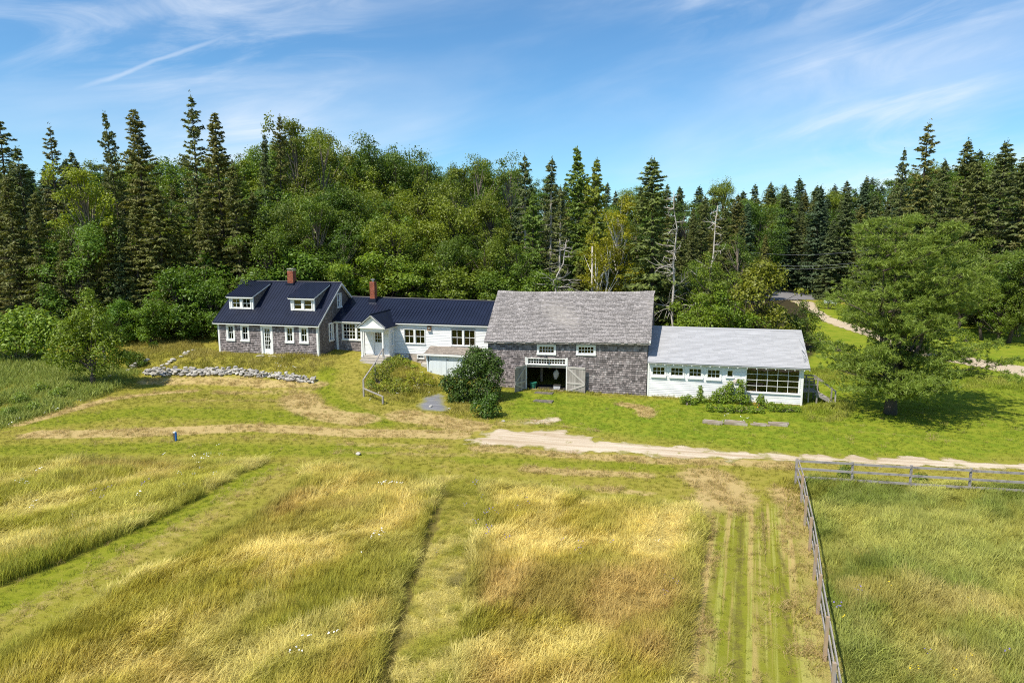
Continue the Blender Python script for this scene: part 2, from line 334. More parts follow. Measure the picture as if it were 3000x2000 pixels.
STRIP = GP([(2066,1500),(2200,1485),(2320,1470),(2360,1560),(2420,1850),(2460,2010),(2490,2250),(1985,2250),(1998,2010),(2030,1800),(2055,1600)])
LUSH = GP([(1480,1140),(1900,1170),(2300,1180),(2300,1000),(2290,930),(2420,885),(2700,900),(3300,960),(3400,1340),(2700,1345),(2300,1325),(1900,1290),(1650,1250),(1470,1236)])
DRIVE = GP([(1383,1264),(1450,1258),(1560,1255),(1650,1262),(1800,1290),(2000,1307),(2340,1329),(3000,1352),(3700,1372),(3700,1402),(3000,1378),(2340,1356),(2000,1345),(1700,1328),(1500,1311),(1390,1297)])
UPPER = GP([(2310,880),(2390,884),(2402,908),(2440,928),(2560,967),(2700,1010),(2860,1048),(3000,1072),(3500,1137),(3500,1165),(3000,1106),(2850,1076),(2700,1045),(2540,988),(2400,938),(2345,900)])
GRAVEL = GP([(1215,1190),(1240,1165),(1290,1150),(1305,1165),(1310,1185),(1320,1205),(1280,1208),(1235,1203)])

def axis(parts):
    out = [np.arange(a, b, s) for a, b, s in parts]; return np.concatenate(out+[[parts[-1][1]]])
gx = axis([(-1500,-300,150),(-300,-100,20),(-100,-48,1.5),(-48,32,.22),(32,100,1.5),(100,300,20),(300,1500,150)])
gy = axis([(-300,-20,40),(-20,10,3),(10,56,.22),(56,75,.6),(75,170,2),(170,400,20),(400,2000,150)])
X, Y = np.meshgrid(gx, gy); Zg = TZ(X, Y)+(fbm(X, Y, 3., 5)-.5)*.10*((np.abs(X) < 100) & (Y < 170))
far = smooth(170, 700, np.hypot(X, Y-60)); Zg = Zg-far*0+0
for P, hw, st in DRK: Zg = Zg-.06*st*(1-smooth(hw*.5, hw*1.6, dline(X, Y, P)))
# the ground stays below floors of the buildings
nx, ny = len(gx), len(gy)
I = np.arange(nx*ny).reshape(ny, nx)
F = np.stack([I[:-1, :-1], I[:-1, 1:], I[1:, 1:], I[1:, :-1]], -1).reshape(-1, 4)
x, y = X.ravel(), Y.ravel()
near = (x > -75) & (x < 60) & (y > 6) & (y < 140)
def masked(f):
    r = np.zeros(len(x)); r[near] = f(x[near], y[near]); return r
wob = lambda a, b: (fbm(a, b, 1.6, 3)-.5)*1.2
FIELD = masked(lambda a, b: np.maximum.reduce([smooth(-.25, .25, sdpoly(a, b, p)) for p in (Z_A, Z_C, Z_D, Z_F, Z_L)]))
A_tan = masked(lambda a, b: strokes(a+wob(a, b)*.25, b+wob(b, a)*.5, TAN)); A_grn = masked(lambda a, b: strokes(a, b+wob(a, b)*.5, GRN)); A_drk = masked(lambda a, b: strokes(a, b, DRK, .4))
A_strip = masked(lambda a, b: smooth(-.7, .7, sdpoly(a, b, STRIP)+wob(a, b)*.6)*.85)
A_lush = masked(lambda a, b: smooth(-1.5, 1.5, sdpoly(a, b, LUSH)+wob(a, b)*1.5))
_fe = lambda a: np.interp(a, [-75,-55,-40,-13,-10,10,14,20,60], [60,61,61.5,61,58.5,58.5,70,118,100])
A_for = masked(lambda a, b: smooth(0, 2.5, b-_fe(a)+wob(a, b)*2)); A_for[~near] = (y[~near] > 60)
m, t = new_mat('ground')
tcn = t.new('ShaderNodeTexCoord').outputs['Object']
n1 = t.noise(tcn, .35, 5, .6); n2 = t.noise(tcn, 2.2, 6, .7); n3 = t.noise(tcn, 22, 4, .7); n4 = t.noise(t.new('ShaderNodeMapping', ins={0: tcn, 'Scale': (.5, 3, 1)}).outputs[0], 3., 5, .7)
n5 = t.noise(tcn, .9, 6, .65, .4)
c = t.mix(t.ramp(n1, .3, .7), (.245,.235,.024), (.325,.272,.052))
c = t.mix(t.ramp(n4, .4, .75, 0, .6), c, (.40,.33,.085)); c = t.mix(t.ramp(n5, .5, .72, 0, .55), c, (.195,.215,.018))
at_ = lambda n: t.attr(n).outputs['Fac']
c = t.mix(t.math('MULTIPLY', at_('lush'), t.ramp(n2, .2, .55, .55, 1.)), c, t.mix(t.ramp(n5, .3, .7), (.150,.220,.012), (.265,.285,.026)))
c = t.mix(t.math('MULTIPLY', at_('green'), t.ramp(n2, .25, .6, .4, .95)), c, t.mix(n4, (.165,.205,.010), (.25,.26,.020)))
c = t.mix(t.ramp(t.math('ADD', at_('tan'), t.math('ADD', t.math('MULTIPLY', t.math('SUBTRACT', n2, .5), 1.5), t.math('MULTIPLY', t.math('SUBTRACT', n3, .5), .8))), .25, .85, 0, .92), c, t.mix(n3, (.40,.29,.125), (.60,.44,.20)))
def along(deg, sx, sy, sc): return t.noise(t.new('ShaderNodeMapping', ins={0: t.new('ShaderNodeMapping', ins={0: tcn, 'Rotation': (0, 0, math.radians(deg))}).outputs[0], 'Scale': (sx, sy, 1)}).outputs[0], sc, 4, .6, .15)
def striped(c, mask, s1, s2):
    k = t.mix(t.ramp(s1, .37, .49), (.46,.345,.13), (.215,.225,.020)); k = t.mix(t.ramp(s2, .52, .62, 0, .75), k, (.40,.39,.10)); k = t.mix(t.ramp(s1, .58, .64, 0, .85), k, (.11,.10,.02))
    return t.mix(t.math('MULTIPLY', at_(mask), t.ramp(n2, .2, .75, 1., .85)), c, k)
c = striped(c, 'strip', along(6.1, 2.6, .05, 1.0), along(6.1, 3.4, .06, 1.4)); c = striped(c, 'diag', along(-38, 2.0, .05, 1.0), along(-38, 3.0, .06, 1.3)) if False else c
c = t.mix(t.math('MULTIPLY', at_('field'), .8), c, t.mix(n2, (.24,.215,.03), (.40,.32,.08)))
c = t.mix(t.ramp(t.math('ADD', at_('dark'), t.math('ADD', t.math('MULTIPLY', t.math('SUBTRACT', n2, .5), 1.2), t.math('MULTIPLY', t.math('SUBTRACT', n3, .5), .8))), .25, .85, 0, .8), c, (.12,.095,.03))
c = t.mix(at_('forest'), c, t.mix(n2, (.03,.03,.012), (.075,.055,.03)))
b = t.new('ShaderNodeBsdfPrincipled', ins={'Base Color': t.mix(t.ramp(n3, .2, .8, 0, .35), c, t.mix(1., c, (.55,.6,.5), 'MULTIPLY')), 'Roughness': .95, 'Specular IOR Level': .1})
bm = t.new('ShaderNodeBump', ins={'Strength': .7, 'Distance': .06, 'Height': t.math('ADD', n3, t.math('MULTIPLY', n2, .8))}); t.l.new(bm.outputs[0], b.inputs['Normal'])
t.new('ShaderNodeOutputMaterial', ins={0: b.outputs[0]})
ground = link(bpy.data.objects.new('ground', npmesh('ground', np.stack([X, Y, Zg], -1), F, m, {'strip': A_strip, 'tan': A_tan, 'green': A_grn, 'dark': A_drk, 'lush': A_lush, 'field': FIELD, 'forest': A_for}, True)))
tag(ground, kind='structure')

def sheet(name, poly, m, step, lift, ragged, seed, ns=1.):
    """an uneven-edged sheet of track or gravel lying just above the ground"""
    lo, hi = poly.min(0)-1, poly.max(0)+1
    gx_, gy_ = np.arange(lo[0], hi[0], step), np.arange(lo[1], hi[1], step); A, B = np.meshgrid(gx_, gy_)
    s = sdpoly(A, B, poly)+(fbm(A, B, ns, seed, 4)-.5)*ragged
    keep = (s[:-1,:-1] > 0) & (s[1:,1:] > 0) & (s[:-1,1:] > 0) & (s[1:,:-1] > 0)
    K = np.arange(A.size).reshape(A.shape); Fs = np.stack([K[:-1,:-1], K[:-1,1:], K[1:,1:], K[1:,:-1]], -1)[keep]
    used, inv = np.unique(Fs, return_inverse=True); A, B, s = A.ravel()[used], B.ravel()[used], s.ravel()[used]
    zz = TZ(A, B)+(fbm(A, B, 3., 5)-.5)*.10+lift*np.clip(.25+s, 0.12, 1)
    o = link(bpy.data.objects.new(name, npmesh(name, np.stack([A, B, zz], 1), inv.reshape(-1, 4), m, {'inset': s}, True))); return tag(o, kind='structure')
def track_mat(name, c1, c2, c3, patch, soft=.45):
    m, t = new_mat(name); tcn = t.new('ShaderNodeTexCoord').outputs['Object']
    a, b2, c4 = t.noise(tcn, 1.2, 6, .65), t.noise(tcn, 14, 5, .75), t.noise(tcn, 60, 3, .7)
    st = t.noise(t.new('ShaderNodeMapping', ins={0: tcn, 'Rotation': (0,0,.05), 'Scale': (.12, 2.2, 1)}).outputs[0], 1.5, 4)
    c = t.mix(t.ramp(st, .35, .65), c1, c2); c = t.mix(t.ramp(b2, .45, .75, 0, .6), c, c3)
    c = t.mix(t.ramp(a, .60, .68, 0, patch), c, (.24,.21,.05))
    c = t.mix(t.ramp(t.math('ADD', t.math('DIVIDE', t.attr('inset').outputs['Fac'], soft), t.math('MULTIPLY', t.math('SUBTRACT', b2, .5), 2.2)), .1, .9, .92, 0.), c, t.mix(a, (.19,.20,.03), (.30,.25,.07)))
    b = t.new('ShaderNodeBsdfPrincipled', ins={'Base Color': c, 'Roughness': .95, 'Specular IOR Level': .1})
    bm = t.new('ShaderNodeBump', ins={'Strength': .6, 'Distance': .03, 'Height': t.math('ADD', b2, c4)}); t.l.new(bm.outputs[0], b.inputs['Normal'])
    t.new('ShaderNodeOutputMaterial', ins={0: b.outputs[0]}); return m
MT['dirt'] = track_mat('pale_dirt', (.44,.34,.23), (.60,.51,.39), (.40,.29,.18), .8, .6)
MT['dirt2'] = track_mat('sandy_dirt', (.45,.36,.25), (.53,.44,.32), (.38,.29,.20), .3, .7)
MT['gravel'] = track_mat('grey_gravel', (.17,.17,.185), (.25,.25,.26), (.11,.11,.12), .25, .7)
sheet('driveway', DRIVE, 'dirt', .11, .03, 2.1, 11, .8); sheet('upper_driveway', UPPER, 'dirt2', .4, .05, .8, 12)
sheet('gravel_path', GRAVEL, 'gravel', .12, .03, .8, 13)
sheet('bare_patch', GP([(1530,1240),(1560,1228),(1640,1222),(1650,1232),(1600,1246),(1545,1250)]), 'dirt', .12, .03, 1.6, 14)
R0, R1 = G(2250, 866), G(2440, 869); rd = (R1-R0)[:2]/np.linalg.norm((R1-R0)[:2]); rn = np.array([-rd[1], rd[0]])
MT['tarmac'] = M('grey_tarmac', (.20,.19,.19), .9, .15, 2., bump=.2)
road = np.array([R0[:2]-rd*60-rn*3, R1[:2]+rd*60-rn*3, R1[:2]+rd*60+rn*3.2, R0[:2]-rd*60+rn*3.2])
sheet('paved_road', road, 'tarmac', .5, .06, .3, 15)

# ------------------------------------------------------------------ building kit
rnd = random.Random(7)
def wall(parent, name, pl, u0, u1, v0, top, holes=(), th=.15, m='dark', warp=None, apex=()):
    mb = MB(warp); tf = top if callable(top) else (lambda u: top)
    br = sorted(set([u0, u1]+[h[0] for h in holes]+[h[1] for h in holes]+list(apex))); br = [b for b in br if u0 <= b <= u1]
    for a, b in zip(br[:-1], br[1:]):
        mid = (a+b)/2; hs = sorted([h for h in holes if h[0] < mid < h[1]], key=lambda h: h[2]); z = v0
        for h in hs:
            if h[2] > z+1e-4: mb.pbox(pl, a, b, z, h[2], -th, 0)
            z = h[3]
        P = pl.p; ta, tb = tf(a), tf(b)
        mb.add([P(a,z,-th),P(b,z,-th),P(b,z,0),P(a,z,0),P(a,ta,-th),P(b,tb,-th),P(b,tb,0),P(a,ta,0)], MB.BF)
    return mb.build(name, m, parent)
def clad(parent, name, pl, u0, u1, v0, v1, expo, wr, thick, m, skips=(), top=None, warp=None, jit=.0, n0=.004, gap=.006):
    mb = MB(warp); v = v0; k = 0
    while v < v1-.02:
        vt = min(v+expo*1.12, v1+expo*.1); segs = [(u0, u1)]
        for s in skips:
            if s[2] < v+expo*.6 and s[3] > v+expo*.4:
                new = []
                for a, b in segs:
                    if s[1] <= a or s[0] >= b: new.append((a, b))
                    else:
                        if s[0] > a: new.append((a, s[0]))
                        if s[1] < b: new.append((s[1], b))
                segs = new
        for a, b in segs:
            u = a-(rnd.random()*wr[0] if True else 0)
            while u < b:
                w_ = rnd.uniform(*wr); ua, ub = max(u, a), min(u+w_, b); u += w_
                if ub-ua < .02: continue
                vb = v+rnd.uniform(-jit, jit); ta = tb = vt
                if top: ta, tb = min(vt, top(ua)), min(vt, top(ub))
                if ta <= vb+.01 and tb <= vb+.01: continue
                ta, tb = max(ta, vb+.005), max(tb, vb+.005)
                th = thick*rnd.uniform(.8, 1.25); P = pl.p; g = gap/2
                mb.add([P(ua+g,vb,n0),P(ub-g,vb,n0),P(ub-g,vb,n0+th),P(ua+g,vb,n0+th),P(ua+g,ta,n0),P(ub-g,tb,n0),P(ub-g,tb,n0+.004),P(ua+g,ta,n0+.004)],
                       ((0,1,2,3),(3,2,6,7),(0,3,7,4),(1,5,6,2)))
        v += expo; k += 1
    return tag(mb.build(name, m, parent), kind='stuff')
def window(parent, pl, u0, u1, v0, v1, cas=.10, cols=2, rows=1, hung=True, units=1, mull=.10, sill=.05, warp=None, label=None, mw=.022, joinpane=False, name='window', head=0.):
    """casing (the part) with sash, muntins and panes below it; returns the outer and the glazed rectangles"""
    c = MB(warp); n1_ = .055
    c.pbox(pl, u0, u0+cas, v0+cas, v1, -.02, n1_); c.pbox(pl, u1-cas, u1, v0+cas, v1, -.02, n1_)
    c.pbox(pl, u0+cas, u1-cas, v1-cas-head, v1, -.02, n1_-.003); c.pbox(pl, u0-.02, u1+.02, v0, v0+cas, -.02, n1_+sill)
    iu0, iu1, iv0, iv1 = u0+cas, u1-cas, v0+cas, v1-cas-head; W_ = (iu1-iu0-mull*(units-1))/units
    for k in range(units-1): c.pbox(pl, iu0+(k+1)*W_+k*mull, iu0+(k+1)*(W_+mull), iv0, iv1, -.02, n1_-.006)
    win = c.build(name, 'white', parent)
    if label: win['label'] = label
    for k in range(units):
        a = iu0+k*(W_+mull); b = a+W_; vs = [(iv0, (iv0+iv1)/2), ((iv0+iv1)/2, iv1)] if hung else [(iv0, iv1)]
        for j, (p, q) in enumerate(vs):
            n_ = -.045 if j == 0 else -.03; f = .03; s = MB(warp)
            s.pbox(pl, a, a+f, p, q, n_-.03, n_); s.pbox(pl, b-f, b, p, q, n_-.03, n_); s.pbox(pl, a+f, b-f, p, p+f, n_-.03, n_-.002); s.pbox(pl, a+f, b-f, q-f, q, n_-.03, n_-.002)
            s.build('sash', 'white', win)
            A, B, Pq, Qq = a+f, b-f, p+f, q-f; mm = MB(warp)
            for i in range(1, cols): x_ = A+(B-A)*i/cols; mm.pbox(pl, x_-mw/2, x_+mw/2, Pq, Qq, n_-.024, n_-.004)
            for i in range(1, rows): z_ = Pq+(Qq-Pq)*i/rows; mm.pbox(pl, A, B, z_-mw/2, z_+mw/2, n_-.022, n_-.006)
            if mm.v: mm.build('muntin', 'white', win)
            cs, rs = (1, 1) if joinpane else (cols, rows)
            for i in range(cs):
                for r_ in range(rs):
                    g = MB(warp); g.pbox(pl, A+(B-A)*i/cs, A+(B-A)*(i+1)/cs, Pq+(Qq-Pq)*r_/rs, Pq+(Qq-Pq)*(r_+1)/rs, n_-.018, n_-.014); g.build('pane', 'glass', win)
    return (u0, u1, v0, v1), (iu0-.01, iu1+.01, iv0-.01, iv1+.01)
def slab(parent, name, m, x0, x1, ye, ze, yr, zr, t=.10, warp=None):
    """one roof plane from the eave line to the ridge line, with thickness"""
    mb = MB(warp); mb.hexa([(x0,ye,ze-t),(x1,ye,ze-t),(x1,yr,zr-t),(x0,yr,zr-t)], [(x0,ye,ze),(x1,ye,ze),(x1,yr,zr),(x0,yr,zr)]); return mb.build(name, m, parent)
def rplane(x0, ye, ze, yr, zr):
    d = np.array([0, yr-ye, zr-ze]); L = np.linalg.norm(d); d /= L; n = np.cross((1,0,0), d); n *= np.sign(n[2]); return Pl((x0, ye, ze), (1,0,0), d, n), L
def ribs(parent, pl, W_, L, step=.30, name='roof_rib', mid=True):
    mb = MB(); u = .04
    while u < W_-.02:
        mb.pbox(pl, u-.016, u+.016, 0, L, -.01, .026); u += step
    return tag(mb.build(name, 'metal', parent), kind='stuff')
def bricks(parent, x0, x1, y0, y1, z0, z1, name='brickwork'):
    core = MB(); core.box(x0+.012, x1-.012, y0+.012, y1-.012, z0, z1-.01); core.build('chimney_core', 'mortar', parent)
    mb = MB(); z = z0; k = 0
    while z < z1-.03:
        for (ax, a0, a1, fixed, s) in (('x', x0, x1, y0, 1), ('x', x0, x1, y1, -1), ('y', y0+.1, y1-.1, x0, 1), ('y', y0+.1, y1-.1, x1, -1)):
            u = a0-(.1 if k % 2 else 0)
            while u < a1-.01:
                a, b_ = max(u, a0), min(u+.2, a1)
                if b_-a > .02:
                    o_ = rnd.uniform(0, .004)
                    if ax == 'x': mb.box(a+.004, b_-.004, *sorted((fixed-o_*s, fixed+.1*s)), z+.005, z+.06)
                    else: mb.box(*sorted((fixed-o_*s, fixed+.1*s)), a+.004, b_-.004, z+.005, z+.06)
                u += .208
        z += .067; k += 1
    return tag(mb.build(name, 'brick', parent), kind='stuff')
def z1(x, y): return 600+x/4.9, 760+y/4.9
def z2(x, y): return 960+x/4.356, 760+y/4.356
def z3(x, y): return 1240+x/3.36, 820+y/3.36
def z4(x, y): return 1840+x/3.675, 920+y/3.675
def rect(zf, a, b, c_, d, Y):       # a rectangle seen on a wall that stands at depth Y -> u0,u1,v0,v1
    p, q = at(*zf(a, b), Y), at(*zf(c_, d), Y); return p[0], q[0], q[2], p[2]

# ================================================================== shingled house
XL, XR, YF, YR_, YB = -38.1, -28.65, 51.0, 55.0, 59.0; ZB, ZE, ZR = 1.5, 4.18, 7.36
house = thing('shingled_house', (-33.4, 55, 1.5), 'grey shingled house with navy metal roof and two dormers above a glazed white door', 'house')
pf = front(YF); skips, holes = [], []
for a in ((305,925,443,1170), (508,925,650,1180), (1147,938,1290,1203), (1352,943,1497,1210)):
    u0, u1, v0, v1 = rect(z1, *a, YF); o_, g_ = window(house, pf, u0, u1, v0, 4.0, .17, 2, 1, mw=.03, name='front_window', joinpane=True); skips.append(o_); holes.append(g_)
u0, u1, v0, v1 = rect(z1, 800, 925, 992, 1350, YF); v0 = 1.62
dc = MB(); dc.pbox(pf, u0, u0+.17, v0, 4.0, -.02, .06); dc.pbox(pf, u1-.17, u1, v0, 4.0, -.02, .06); dc.pbox(pf, u0+.17, u1-.17, 3.84, 4.0, -.02, .057); dc.pbox(pf, u0-.02, u1+.02, v0-.06, v0, -.02, .16)
dcase = dc.build('door_casing', 'white', house); skips.append((u0, u1, v0-.1, 4.0)); holes.append((u0+.17, u1-.17, v0, 3.84))
d0, d1 = u0+.18, u1-.18; dm = MB()
dm.pbox(pf, d0, d0+.14, v0, 3.83, -.08, -.03); dm.pbox(pf, d1-.14, d1, v0, 3.83, -.08, -.03); dm.pbox(pf, d0+.14, d1-.14, v0, v0+.36, -.08, -.03); dm.pbox(pf, d0+.14, d1-.14, 3.70, 3.83, -.08, -.03)
door = dm.build('front_door', 'white', house)
mm = MB()
for i in (1, 2): x_ = d0+.14+(d1-d0-.28)*i/3; mm.pbox(pf, x_-.015, x_+.015, v0+.36, 3.70, -.07, -.04)
for i in range(1, 5): z_ = v0+.36+(3.34-v0)*i/5; mm.pbox(pf, d0+.14, d1-.14, z_-.015, z_+.015, -.068, -.042)
mm.build('muntin', 'white', door); g = MB(); g.pbox(pf, d0+.14, d1-.14, v0+.36, 3.70, -.058, -.054); g.build('pane', 'glass', door)
hd_ = MB(); hd_.pbox(pf, d1-.10, d1-.05, 2.55, 2.75, -.03, -.015); hd_.tube([pf.p(d1-.075, 2.62, -.02), pf.p(d1-.075, 2.62, .05)], .03, 8); hd_.tube([pf.p(d1-.075, 2.78, -.02), pf.p(d1-.075, 2.78, .0)], .025, 8); hd_.build('handle', 'iron', door)
wall(house, 'front_wall', pf, XL, XR, ZB, ZE, holes); clad(house, 'front_shingles', pf, XL+.1, XR-.1, ZB+.1, 4.0, .15, (.12,.24), .04, 'shingle', skips, jit=.018, gap=.014)
wall(house, 'rear_wall', front(YB), XL, XR, ZB, ZE, th=-.15)
ps = side(XR); gt = lambda y: ZE-.02+(ZR-ZE)*(1-abs(y-YR_)/(YR_-YF))*.985; sk, hl = [], []
for a, kw in (((1770,915,1852,1168), {}), ((1890,487,1962,695), {})):
    d = ray(*z1(a[0], a[1])); p = CAM+d*(XR/d[0]); d = ray(*z1(a[2], a[3])); q = CAM+d*(XR/d[0])
    o_, g_ = window(house, ps, p[1], q[1], q[2]+.05, p[2], .12, 1, 1, mw=.03, name='gable_window'); sk.append(o_); hl.append(g_)
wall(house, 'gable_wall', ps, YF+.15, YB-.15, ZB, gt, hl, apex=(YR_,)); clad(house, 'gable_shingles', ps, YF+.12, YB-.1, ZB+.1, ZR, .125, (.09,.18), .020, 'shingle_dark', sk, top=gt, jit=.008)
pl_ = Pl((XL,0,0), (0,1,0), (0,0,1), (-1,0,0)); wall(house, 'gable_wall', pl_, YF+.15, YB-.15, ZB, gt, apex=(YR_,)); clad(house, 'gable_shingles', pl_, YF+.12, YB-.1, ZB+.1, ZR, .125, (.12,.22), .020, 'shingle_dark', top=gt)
for (a, b_) in ((XL-.03, XL+.13), (XR-.13, XR+.03)):
    t_ = MB(); t_.box(a, b_, YF-.05, YF+.06, ZB+.05, 4.0); t_.build('corner_board', 'white', house)
t_ = MB(); t_.box(XR-.0, XR+.045, YF+.06, YF+.16, ZB+.05, 4.05); t_.build('corner_board', 'white', house)
t_ = MB(); t_.box(XL-.05, XR+.05, YF-.06, YF+.05, 4.0, 4.17); t_.build('frieze_board', 'white', house)
t_ = MB(); t_.box(XL-.24, XR+.24, 50.66, 50.70, 4.02, 4.19); t_.box(XL-.24, XR+.24, 50.70, 50.95, 4.05, 4.08); t_.build('fascia', 'white', house)
EYE, EZ = 50.64, 4.22; ROX0, ROX1 = XL-.28, XR+.28
main = slab(house, 'roof_front', 'metal', ROX0, ROX1, EYE, EZ, YR_, ZR+.08); slab(house, 'roof_rear', 'metal', ROX0, ROX1, 2*YR_-EYE, EZ, YR_, ZR+.08)
rp, rl = rplane(ROX0, EYE, EZ, YR_, ZR+.08); ribs(house, rp, ROX1-ROX0, rl, .27)
t_ = MB(); t_.tube([(ROX0-.02, YR_, ZR+.085), (ROX1+.02, YR_, ZR+.085)], .07, 6); t_.build('ridge_cap', 'metal', house)
for sx in (ROX0-.02, ROX1-.015):
    t_ = MB(); s_ = (ZR+.08-EZ)/(YR_-EYE)
    for s2 in (0, 1):
        A = [(sx, EYE, EZ-.20), (sx+.035, EYE, EZ-.20), (sx+.035, YR_, ZR-.12), (sx, YR_, ZR-.12)]; B = [(p[0], p[1], p[2]+.17) for p in A]
        if s2: A = [(p[0], 2*YR_-p[1], p[2]) for p in A]; B = [(p[0], 2*YR_-p[1], p[2]) for p in B]
        t_.hexa(A, B)
    t_.build('rake_board', 'white', house)
t_ = MB()
for s2 in (0, 1):   # pale soffit under the gable overhang
    A = [(XR+.03, EYE, EZ-.13), (XR+.255, EYE, EZ-.13), (XR+.255, YR_, ZR-.05), (XR+.03, YR_, ZR-.05)]
    if s2: A = [(p[0], 2*YR_-p[1], p[2]) for p in A]
    t_.hexa(A, [(p[0], p[1], p[2]+.02) for p in A])
t_.build('soffit', 'white', house)
for (dx0, dx1, lab) in ((-37.55, -35.25, None), (-31.6, -29.42, None)):
    DY = 52.0; zb = EZ+(DY-EYE)*(ZR+.08-EZ)/(YR_-EYE)-.02; zt = 6.30
    pd = front(DY); o_, g_ = window(house, pd, dx0+.16, dx1-.16, zb+.03, zt-.10, .10, 1 if lab is None and dx0 > -33 else 2, 1, units=2, mull=.24, name='dormer_window', mw=.03)
    dw = wall(house, 'dormer', pd, dx0, dx1, zb-.1, zt-.02, [g_], .12, 'white')
    for xx, sg in ((dx0, -1), (dx1, 1)):
        ck = MB(); yb = 54.6; zyb = EZ+(yb-EYE)*(ZR+.08-EZ)/(YR_-EYE)
        ck.hexa([(xx-.05*(sg>0), DY+.02, zb-.2), (xx+.05*(sg<0), DY+.02, zb-.2), (xx+.05*(sg<0), yb, zyb-.2), (xx-.05*(sg>0), yb, zyb-.2)], [(xx-.05*(sg>0), DY+.02, zt-.02), (xx+.05*(sg<0), DY+.02, zt-.02), (xx+.05*(sg<0), yb, 7.27), (xx-.05*(sg>0), yb, 7.27)]); ck.build('cheek', 'shingle_dark', dw)
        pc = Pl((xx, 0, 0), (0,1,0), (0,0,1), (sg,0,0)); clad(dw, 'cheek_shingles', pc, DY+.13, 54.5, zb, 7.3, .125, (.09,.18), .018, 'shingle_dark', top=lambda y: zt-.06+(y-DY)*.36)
        t_ = MB(); t_.box(*sorted((xx-.1*sg, xx+.03*sg)), DY-.04, DY+.1, zb, zt-.05); t_.build('corner_board', 'white', dw)
    t_ = MB(); t_.box(dx0-.12, dx1+.12, DY-.24, DY-.205, zt-.12, zt+.0); t_.build('fascia', 'white', dw)
    slab(dw, 'dormer_roof', 'metal', dx0-.16, dx1+.16, DY-.26, zt+.05, 54.75, 7.40, .06); rp2, rl2 = rplane(dx0-.16, DY-.26, zt+.05, 54.75, 7.40); ribs(dw, rp2, dx1-dx0+.32, rl2, .22)
    for xx in (dx0-.17, dx1+.135):
        t_ = MB(); A = [(xx, DY-.26, zt-.07), (xx+.035, DY-.26, zt-.07), (xx+.035, 54.5, 7.18), (xx, 54.5, 7.18)]; t_.hexa(A, [(p[0], p[1], p[2]+.10) for p in A]); t_.build('rake_board', 'white', dw)
ch = MB(); ch.box(-33.62, -32.83, 54.55, 55.35, 7.1, 7.34); chim = ch.build('chimney', 'metal', house); bricks(chim, -33.48, -32.92, 54.68, 55.22, 7.2, 8.42)
t_ = MB()
for px_ in (-33.44, -32.98): t_.box(px_, px_+.07, 54.72, 54.8, 8.4, 8.56); t_.box(px_, px_+.07, 55.1, 55.18, 8.4, 8.56)
t_.box(-33.5, -32.9, 54.66, 55.24, 8.55, 8.61); t_.build('chimney_cap', 'stone', chim)
fd = MB()
for k in range(34):
    a = XL+k*.28; fd.box(a, a+rnd.uniform(.2, .27), YF-rnd.uniform(.02, .10), YF+.1, .9, ZB+rnd.uniform(.0, .08))
fd.build('foundation', 'stone', house)

# ================================================================== white ell with porch
YE = 53.75; EX0, EX1 = XR+.02, -13.4; EB, EE = 1.60, 4.24; RY, RZ = 57.0, 6.02; RZR = 5.88
ell = thing('white_ell', (-21, 56, .2), 'long low white clapboard wing with navy metal roof joining house and barn', 'house')
pe = front(YE); skE, hlE = [], []
VX0, VX1, VY = -25.25, -23.0, 52.55        # entry vestibule
u0, u1, v0, v1 = rect(z2, 180, 800, 500, 1040, YE); o_, g_ = window(ell, pe, u0, VX0+.02, v0, v1-.02, .12, 4, 2, True, 2, .16, name='kitchen_window', mw=.024, joinpane=True); skE.append(o_); hlE.append(g_)
shR = u0-.02
for a, nm in (((970,880,1250,1085), 'double_window'), ((1570,885,1890,1112), 'double_window')):
    u0, u1, v0, v1 = rect(z2, *a, YE); o_, g_ = window(ell, pe, u0, u1, v0, v1, .07, 2, 1, True, 2, .17, name=nm, mw=.03); skE.append(o_); hlE.append(g_)
bws = []
for a in ((945,1208,1030,1248), (1140,1215,1235,1270)):
    u0, u1, v0, v1 = rect(z2, *a, YE-.06); bws.append((u0, u1, max(v0, 1.0), v1))
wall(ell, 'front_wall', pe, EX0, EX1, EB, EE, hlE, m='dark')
clad(ell, 'front_shingles', pe, EX0, VX0, EB-.05, 2.66, .125, (.09,.18), .02, 'shingle', skE, jit=.008); clad(ell, 'front_shingles', pe, EX0, shR, 2.66, 4.0, .125, (.09,.18), .02, 'shingle', skE)
clad(ell, 'clapboards', pe, VX1, EX1, EB, EE-.02, .135, (2.4,4.6), .03, 'clap', skE, gap=.004)
t_ = MB(); t_.box(EX0, VX0, YE-.06, YE, 4.0, EE-.01); t_.build('frieze_board', 'white', ell)
t_ = MB(); t_.box(-28.4, -28.22, YE-.06, YE+.02, EB, 4.0); t_.build('corner_board', 'white', ell)
wall(ell, 'rear_wall', front(60.25), EX0, EX1, .3, EE, th=-.15)
xs_ = (EX0-.0, EX1+.6); RXa, RXb = xs_
def ridge(x_): return RZ+(RZR-RZ)*(x_-RXa)/(RXb-RXa)
def ellroof(x_, y_): return EE+.04+(ridge(x_)-EE-.04)*(y_-(YE-.28))/(RY-YE+.28)
for nm, y0_ in (('roof_front', YE-.28), ('roof_rear', 2*RY-YE+.28)):
    mb = MB(); mb.hexa([(RXa,y0_,EE-.05),(RXb,y0_,EE-.05),(RXb,RY,RZR-.1),(RXa,RY,RZ-.1)], [(RXa,y0_,EE+.04),(RXb,y0_,EE+.04),(RXb,RY,RZR),(RXa,RY,RZ)]); mb.build(nm, 'metal', ell)
mb = MB(); x_ = RXa+.1
while x_ < RXb-.05:
    A = np.array([x_, YE-.28, EE+.04]); B = np.array([x_, RY, ridge(x_)]); mb.bar(A, B, .034, .05); x_ += .27
mb.build('roof_rib', 'metal', ell)
